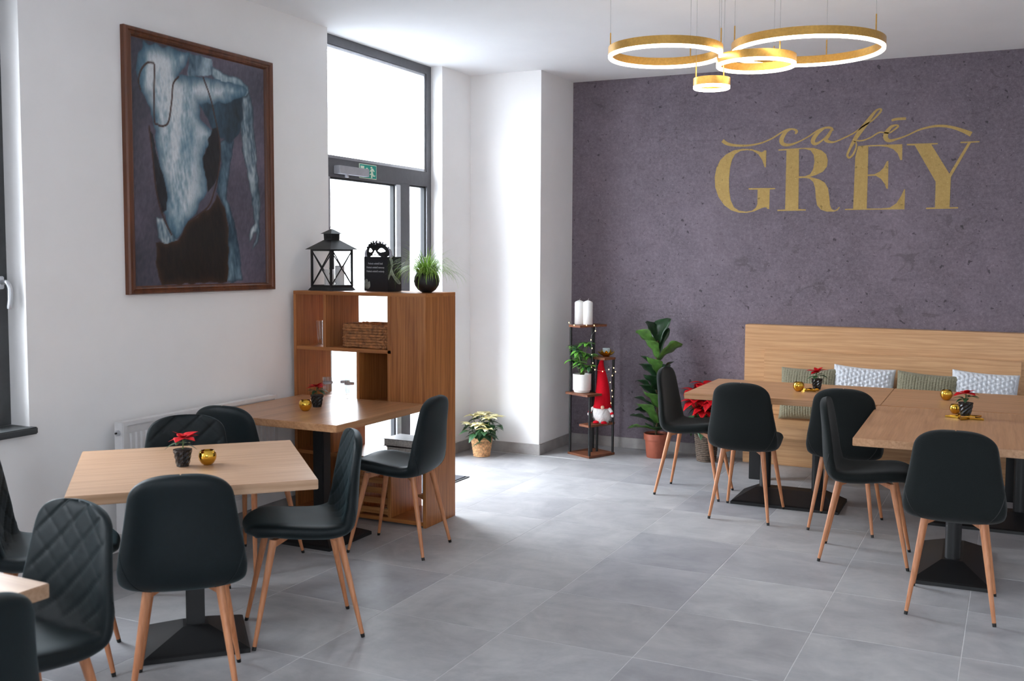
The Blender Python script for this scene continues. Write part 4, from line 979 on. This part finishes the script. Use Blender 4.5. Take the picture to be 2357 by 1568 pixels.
table_poinsettia((1.371, 3.682, .751), 5, 'small red poinsettia on the bench table nearest the plant stand')
table_poinsettia((2.321, 2.815, .762), 9, 'small red poinsettia on a gold star on the right hand table', 0, 1.05)
# gold tealight globes
gmesh = MB().lathe([(0, 0), (.017, 0), (.026, .008), (.034, .022), (.0365, .036), (.034, .050), (.0275, .060), (.0255, .0605), (.032, .049), (.0345, .036), (.032, .023), (.0, .010)], 28).mesh('globe', 60)
def globe(loc, label, sc_=1.):
    t_ = thing('tealight_globe', loc, label, 'candle holder', 'gold tealight globes on the tables'); t_.scale = (sc_,)*3
    obj('globe', gmesh, MT['goldshine'], t_); obj('tealight', MB().lathe([(0, .0115), (.019, .0135), (.019, .024), (.017, .024), (0, .022)], 16), MT['candle'], t_, 40)
globe((-.445, -.031, .751), 'gold tealight globe on the diagonal table in the left foreground')
globe((-1.019, 1.336, .751), 'gold tealight globe on the table by the shelf')
globe((1.284, 3.511, .751), 'gold tealight globe on the bench table nearest the plant stand')
globe((2.181, 3.529, .751), 'gold tealight globe standing alone on the table at the right', 1.02)
globe((2.262, 2.955, .751), 'gold tealight globe half hidden behind the right hand poinsettia', .85)
def star_tray(loc, label, r_, rz):
    t_ = thing('star_tray', loc, label, 'tray', 'gold star trays on the bench tables', rz)
    obj('plate', MB().prism(star_pts(r_, r_*.48), 0, .006), MT['goldshine'], t_)
    P_ = star_pts(r_, r_*.48); m = MB()
    for k in range(10):
        a = Vector((*P_[k], 0)); b_ = Vector((*P_[(k+1) % 10], 0)); ia, ib = a*.93, b_*.93
        m.add([a, b_, ib, ia, a+Vector((0,0,.011)), b_+Vector((0,0,.011)), ib+Vector((0,0,.011)), ia+Vector((0,0,.011))], [(0,3,2,1),(4,5,6,7),(0,1,5,4),(1,2,6,5),(2,3,7,6),(3,0,4,7)])
    obj('rim', m, MT['goldshine'], t_)
star_tray((2.324, 2.80, .751), 'gold star shaped tray under the right hand poinsettia', .105, R_(25))
star_tray((1.347, 3.575, .751), 'gold star shaped tray beside the poinsettia on the far bench table', .06, R_(10))

# cream poinsettia in a straw basket, in the corner by the entrance
def weave_pot(t_, r0, r1, h, rows, mat, name='woven_row', amp=.0016, n=48, seg=12):
    for r_ in range(rows):
        z = (r_+.5)*h/rows; rr_ = r0+(r1-r0)*(r_+.5)/rows; rad = h/rows*.56
        pts = [((rr_-rad*.6+amp*math.sin(k*2*PI/n*seg*1.0+r_*PI))*math.cos(2*PI*k/n), (rr_-rad*.6+amp*math.sin(k*2*PI/n*seg+r_*PI))*math.sin(2*PI*k/n), z) for k in range(n+1)]
        obj(name, MB().poly(pts, rad, 5), mat, t_, 180)
    obj('liner', MB().lathe([(0, .002), (r0-.012, .002), (r1-.012, h-.004), (r1-.014, h-.004), (r1-.016, h-.02), (0, h-.02)], 28), mat, t_, 40)
cp = thing('cream_poinsettia', (-1.335, 3.99, 0), 'cream poinsettia in a straw basket in the corner by the entrance', 'plant')
weave_pot(cp, .066, .090, .165, 12, MT['straw'], amp=.0012)
rs = random.Random(4)
for k, (hx, hy, hz) in enumerate(((0, 0, .335), (.085, -.02, .315), (-.09, .01, .32), (.02, -.09, .27), (-.06, -.075, .255), (.08, .08, .31), (-.03, .09, .32), (.09, -.085, .235))):
    obj('stem', MB().poly([(hx*.15, hy*.15, .14), (hx*.7, hy*.7, hz-.08), (hx, hy, hz)], .003, 6), MT['stem'], cp, 60)
    for q_ in range(6): leaf(LM['b_m'], MT['cream'], cp, (hx, hy, hz), 2*PI*q_/6+rs.uniform(-.3, .3)+k, rs.uniform(-.1, .5), 0, rs.uniform(.75, 1.05), 'bract')
    for q_ in range(5): leaf(LM['l_m'], MT['green'], cp, (hx*.8, hy*.8, hz-.03-.02*q_), 2*PI*q_/5+rs.uniform(-.4, .4)+k*.7, rs.uniform(-.3, .25), 0, rs.uniform(.75, 1.05))
for q_ in range(9): leaf(LM['l_m'], MT['green'], cp, (0, 0, .17), 2*PI*q_/9+.2, rs.uniform(-.1, .3), 0, rs.uniform(.85, 1.1))
# red poinsettia in a wicker pot beside the bench
rp = thing('red_poinsettia', (.355, 4.64, 0), 'large red poinsettia in a grey wicker pot between the fig and the bench', 'plant')
weave_pot(rp, .075, .098, .23, 15, MT['wicker'], amp=.0018)
for k, (hx, hy, hz) in enumerate(((0, -.03, .60), (.1, -.05, .58), (-.1, -.03, .56), (.05, -.1, .50), (-.07, -.1, .49), (.12, .03, .60), (-.05, .06, .61), (.14, -.1, .46), (0, -.14, .43))):
    obj('stem', MB().poly([(hx*.15, hy*.15, .2), (hx*.7, hy*.7, hz-.14), (hx, hy, hz)], .004, 6), MT['stem'], rp, 60)
    for q_ in range(9): leaf(LM['b_m'], MT['red'], rp, (hx, hy, hz), 2*PI*q_/9+rs.uniform(-.3, .3)+k, rs.uniform(-.7, .35), 0, rs.uniform(1., 1.4), 'bract')
    for q_ in range(4): leaf(LM['l_m'], MT['green'], rp, (hx*.8, hy*.8, hz-.09-.03*q_), 2*PI*q_/4+k, rs.uniform(-.7, .0), 0, rs.uniform(.9, 1.2))
for q_ in range(10): leaf(LM['l_m'], MT['green'], rp, (0, 0, .26+.012*q_), 2*PI*q_/10*1.7, rs.uniform(-.4, .2), 0, rs.uniform(1., 1.35))
# fiddle leaf fig
fg = thing('fiddle_leaf_fig', (-.055, 4.60, 0), 'tall fiddle leaf fig in a terracotta pot against the purple wall', 'plant')
obj('pot', MB().lathe([(0, 0), (.072, 0), (.076, .006), (.088, .145), (.098, .147), (.100, .195), (.096, .197), (.090, .18), (0, .178)], 36), MT['terracotta'], fg, 40)
obj('soil', MB().lathe([(0, .183), (.088, .179), (.088, .172), (0, .172)], 24), MT['soil'], fg, 60)
obj('trunk', MB().poly(cat_rom([(0, 0, .17), (.008, -.005, .4), (-.004, .0, .65), (.003, -.004, .95)], 4), .009, 8), MT['bark'], fg, 180)
CD = -PI/2-.45   # toward the room
VL, VR = PI+.43, .43     # left and right as seen from the room
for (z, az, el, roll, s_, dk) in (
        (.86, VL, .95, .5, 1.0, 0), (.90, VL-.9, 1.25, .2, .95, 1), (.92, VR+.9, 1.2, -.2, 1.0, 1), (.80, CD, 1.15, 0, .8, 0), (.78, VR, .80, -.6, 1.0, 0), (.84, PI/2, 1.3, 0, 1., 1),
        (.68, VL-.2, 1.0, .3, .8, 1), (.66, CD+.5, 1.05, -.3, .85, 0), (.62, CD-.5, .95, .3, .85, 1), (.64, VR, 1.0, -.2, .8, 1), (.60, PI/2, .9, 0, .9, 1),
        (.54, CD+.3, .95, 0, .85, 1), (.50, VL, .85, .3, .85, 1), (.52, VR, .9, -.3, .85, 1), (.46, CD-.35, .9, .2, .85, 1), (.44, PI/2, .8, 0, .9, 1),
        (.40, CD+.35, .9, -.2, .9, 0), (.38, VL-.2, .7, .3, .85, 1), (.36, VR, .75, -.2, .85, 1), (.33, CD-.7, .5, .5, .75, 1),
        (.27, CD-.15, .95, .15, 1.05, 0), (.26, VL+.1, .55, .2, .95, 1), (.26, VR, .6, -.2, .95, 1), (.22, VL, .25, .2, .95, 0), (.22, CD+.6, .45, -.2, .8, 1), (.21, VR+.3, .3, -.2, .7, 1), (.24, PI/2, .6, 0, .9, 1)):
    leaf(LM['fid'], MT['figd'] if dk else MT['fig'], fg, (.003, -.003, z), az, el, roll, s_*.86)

# ================================================================ plant stand and what stands on it
ps = thing('plant_stand', (-.555, 4.445, 0), 'tiered black metal and walnut plant stand in front of the purple wall', 'plant stand')
o2 = (-.555, 4.445)
Lp = (-.728, 4.395); Fp = (-.512, 4.29); Rp = (-.405, 4.53); Bp = (-.62, 4.63); Cp = ((Lp[0]+Rp[0])/2, (Lp[1]+Rp[1])/2)
def loc2(p): return (p[0]-o2[0], p[1]-o2[1])
def post(p, z1): obj('post', MB().tube((*loc2(p), .012), (*loc2(p), z1), .0105, n=12), MT['black'], ps, 40)
def board(pts, z, th=.018, grow=.018):
    q_ = [Vector(loc2(p)) for p in pts]; c_ = sum(q_, Vector((0, 0)))/len(q_)
    q_ = [p+(p-c_).normalized()*grow for p in q_]
    obj('board', MB().prism([(p.x, p.y) for p in q_], z-th, z), MT['stand_wood'], ps)
mid2 = lambda a, b_: ((a[0]+b_[0])/2, (a[1]+b_[1])/2)
post(Lp, 1.052); post(Fp, .50); post(Rp, .79); post(Bp, 1.052)
fm = mid2(Fp, Rp); lm = mid2(Lp, Fp); bm_ = mid2(Lp, Bp); rm = mid2(Bp, Rp)
post(Cp, 1.052); post((Cp[0]+.03, Cp[1]+.05), .79)
board((Lp, Fp, Rp, Bp), .020)
off = lambda a, b_, k: (a[0]+(b_[0]-a[0])*k, a[1]+(b_[1]-a[1])*k)
board((Lp, off(Lp, Fp, .52), off(Bp, Rp, .55), Bp), 1.070)         # top tier
board((off(Lp, Bp, -.12), off(Fp, Rp, -.12), off(Fp, Rp, .42), off(Lp, Bp, .42)), .520)   # plant tier
board((off(Bp, Lp, .42), off(Rp, Fp, .42), Rp, Bp), .806)   # right tier
board((off(Fp, Lp, .42), Fp, Rp, off(Rp, Bp, .42)), .270)   # low tier
# white pillar candles
for k, (x, y_) in enumerate(((-.685, 4.47), (-.612, 4.475))):
    t_ = thing('pillar_candle', (x, y_, 1.071), ['white pillar candle at the left on the top tier of the plant stand', 'white pillar candle at the right on the top tier of the plant stand'][k], 'candle', 'pillar candles on the plant stand')
    obj('wax', MB().lathe([(0, 0), (.0385, 0), (.040, .002), (.040, .178), (.034, .186), (.006, .198), (0, .198)], 28), MT['candle'], t_, 40)
    obj('wick', MB().poly([(0, 0, .196), (.002, .001, .206), (.006, .001, .212)], .0013, 5), MT['candle'], t_)
# umbrella plant in a white pot
up = thing('umbrella_plant', (-.625, 4.395, .521), 'leafy umbrella plant in a white ceramic pot on the plant stand', 'plant')
obj('pot', MB().lathe([(0, 0), (.062, 0), (.066, .003), (.067, .012), (.074, .02), (.075, .148), (.0725, .150), (.070, .148), (.069, .13), (0, .128)], 36), MT['ceramic'], up, 40)
obj('soil', MB().lathe([(0, .134), (.068, .131), (.068, .126), (0, .126)], 20), MT['soil'], up, 60)
rs = random.Random(21)
for k in range(16):
    a = k*2.4; r_ = .03+.075*((k*7) % 16)/16; z = .21+.20*((k*5) % 16)/16; tip = Vector((r_*math.cos(a), r_*math.sin(a)-.01, z))
    obj('stem', MB().poly([(.01*math.cos(a), .01*math.sin(a), .13), (tip.x*.35, tip.y*.35, z*.72), tip], .0028, 6), MT['stem'], up, 180)
    for q_ in range(7): leaf(LM['sch'], MT['green_l'] if (k+q_) % 3 else MT['green'], up, tip, 2*PI*q_/7+k, rs.uniform(-.45, .25), 0, rs.uniform(.75, 1.1))
# lotus candle holder
lo = thing('lotus_candle_holder', (-.475, 4.545, .807), 'gold lotus candle holder with a pale candle on the plant stand', 'candle holder')
obj('dish', MB().lathe([(0, 0), (.026, 0), (.034, .012), (.03, .014), (0, .008)], 20), MT['goldshine'], lo, 60)
pm = leaf_mesh('petal', .06, .036, -.5, .35, 7, shape='oval', th=.001)
for ring_, (n_, el, s_) in enumerate(((8, .25, 1.05), (8, .6, .95))):
    for k in range(n_): leaf(pm, MT['goldshine'], lo, (.018*math.cos(2*PI*(k+.5*ring_)/n_), .018*math.sin(2*PI*(k+.5*ring_)/n_), .006), 2*PI*(k+.5*ring_)/n_, el, 0, s_, 'petal')
obj('pillar', MB().lathe([(0, .010), (.030, .010), (.030, .068), (.027, .07), (0, .069)], 24), MT['wax_grey'], lo, 40)
# gnome with tall red hat
gn = thing('christmas_gnome', (-.468, 4.455, .271), 'gnome ornament with tall red hat and white beard on the plant stand', 'ornament')
def furball(u, v):
    a = 2*PI*u; ph = PI*v; r_ = .076*(1+.05*math.sin(a*17+ph*11)*math.sin(ph))
    return (r_*math.sin(ph)*math.cos(a), r_*.85*math.sin(ph)*math.sin(a), .082+.085*math.cos(ph))
obj('body', MB().grid(furball, 64, 30, True), MT['fur'], gn, 180)
mb = MB(); rs = random.Random(8)
for k in range(900):
    a = rs.uniform(0, 2*PI); ph = rs.uniform(.35, 2.7); n_ = Vector((math.sin(ph)*math.cos(a), math.sin(ph)*math.sin(a), math.cos(ph)))
    p = Vector((.074*n_.x, .063*n_.y, .082+.083*n_.z)); d = (n_*.5+Vector((0, 0, -.9))+Vector((rs.uniform(-.3, .3), rs.uniform(-.3, .3), 0))).normalized(); s_ = d.cross(n_).normalized()*.0012
    mb.add([p-s_, p+s_, p+d*.02+n_*.006], [(0, 1, 2)])
tag(obj('beard_hair', mb, MT['fur'], gn), kind='stuff')
hp = cat_rom([(0, 0, .125), (0, 0, .19), (.0, 0, .29), (-.006, 0, .38), (-.016, 0, .45), (-.012, .004, .50), (.0, .004, .53)], 5)
hr = [float(np.interp(k/(len(hp)-1), [0, .08, .3, .55, .75, .9, 1], [.074, .07, .056, .036, .022, .013, .005])) for k in range(len(hp))]
obj('hat', MB().poly(hp, hr, 28), MT['redfelt'], gn, 180)
obj('hat_brim', MB().poly([(.072*math.cos(t_), .068*math.sin(t_), .132) for t_ in np.linspace(0, 2*PI, 33)], .006, 8), MT['redfelt'], gn, 180)
obj('nose', MB().lathe([(0, -.016), (.010, -.0125), (.016, 0), (.010, .0125), (0, .016)], 16, (.03, -.074, .138)), MT['skin'], gn, 180)
for s_ in (-1, 1):
    ar = obj('arm', MB().poly(cat_rom([(s_*.06, -.02, .125), (s_*.085, -.03, .108), (s_*.098, -.035, .085)], 4), [.014]*5+[.013]*4, 10), MT['fur'], gn, 180)
    obj('cuff', MB().tube((s_*.093, -.033, .094), (s_*.100, -.036, .08), .0145, n=12), MT['redfelt'], ar, 40)
    obj('mitten', MB().lathe([(0, -.014), (.009, -.01), (.012, 0), (.009, .01), (0, .013)], 12, (s_*.103, -.037, .07)), MT['fur'], ar, 180)
    obj('foot', MB().lathe([(0, 0), (.024, .002), (.026, .010), (.016, .020), (0, .022)], 16, (s_*.035, -.05, .0)), MT['redfelt'], gn, 180)
# fairy lights wound over the stand
fl_ = thing('fairy_lights', (-.5, 4.40, .3), 'string of warm fairy lights hanging over the plant stand', 'string lights')
fp = [(-.735, 4.36, 1.095), (-.70, 4.35, 1.074), (-.60, 4.37, 1.074), (-.545, 4.42, 1.076), (-.52, 4.42, 1.04), (-.553, 4.40, .97), (-.535, 4.38, .90), (-.54, 4.38, .85), (-.525, 4.38, .78), (-.545, 4.39, .74), (-.52, 4.38, .72), (-.47, 4.42, .70), (-.43, 4.46, .71), (-.392, 4.48, .73), (-.375, 4.50, .70), (-.40, 4.50, .67), (-.418, 4.49, .62), (-.41, 4.50, .55), (-.398, 4.50, .50), (-.412, 4.49, .45), (-.40, 4.50, .38)]
cf = [tuple(p[i]-(-.5, 4.40, .3)[i] for i in range(3)) for p in cat_rom(fp, 5)]
obj('wire', MB().poly(cf, .0009, 5), MT['wire'], fl_, 180)
bmesh_ = MB().lathe([(0, -.005), (.0022, -.003), (.0028, .001), (.002, .004), (0, .005)], 10).mesh('bulb', 180)
for k in range(1, len(cf), 5):
    p = cf[k]; obj('bulb', bmesh_, MT['bulb'], fl_, loc=(p[0]+.004, p[1]-.004, p[2]-.004))
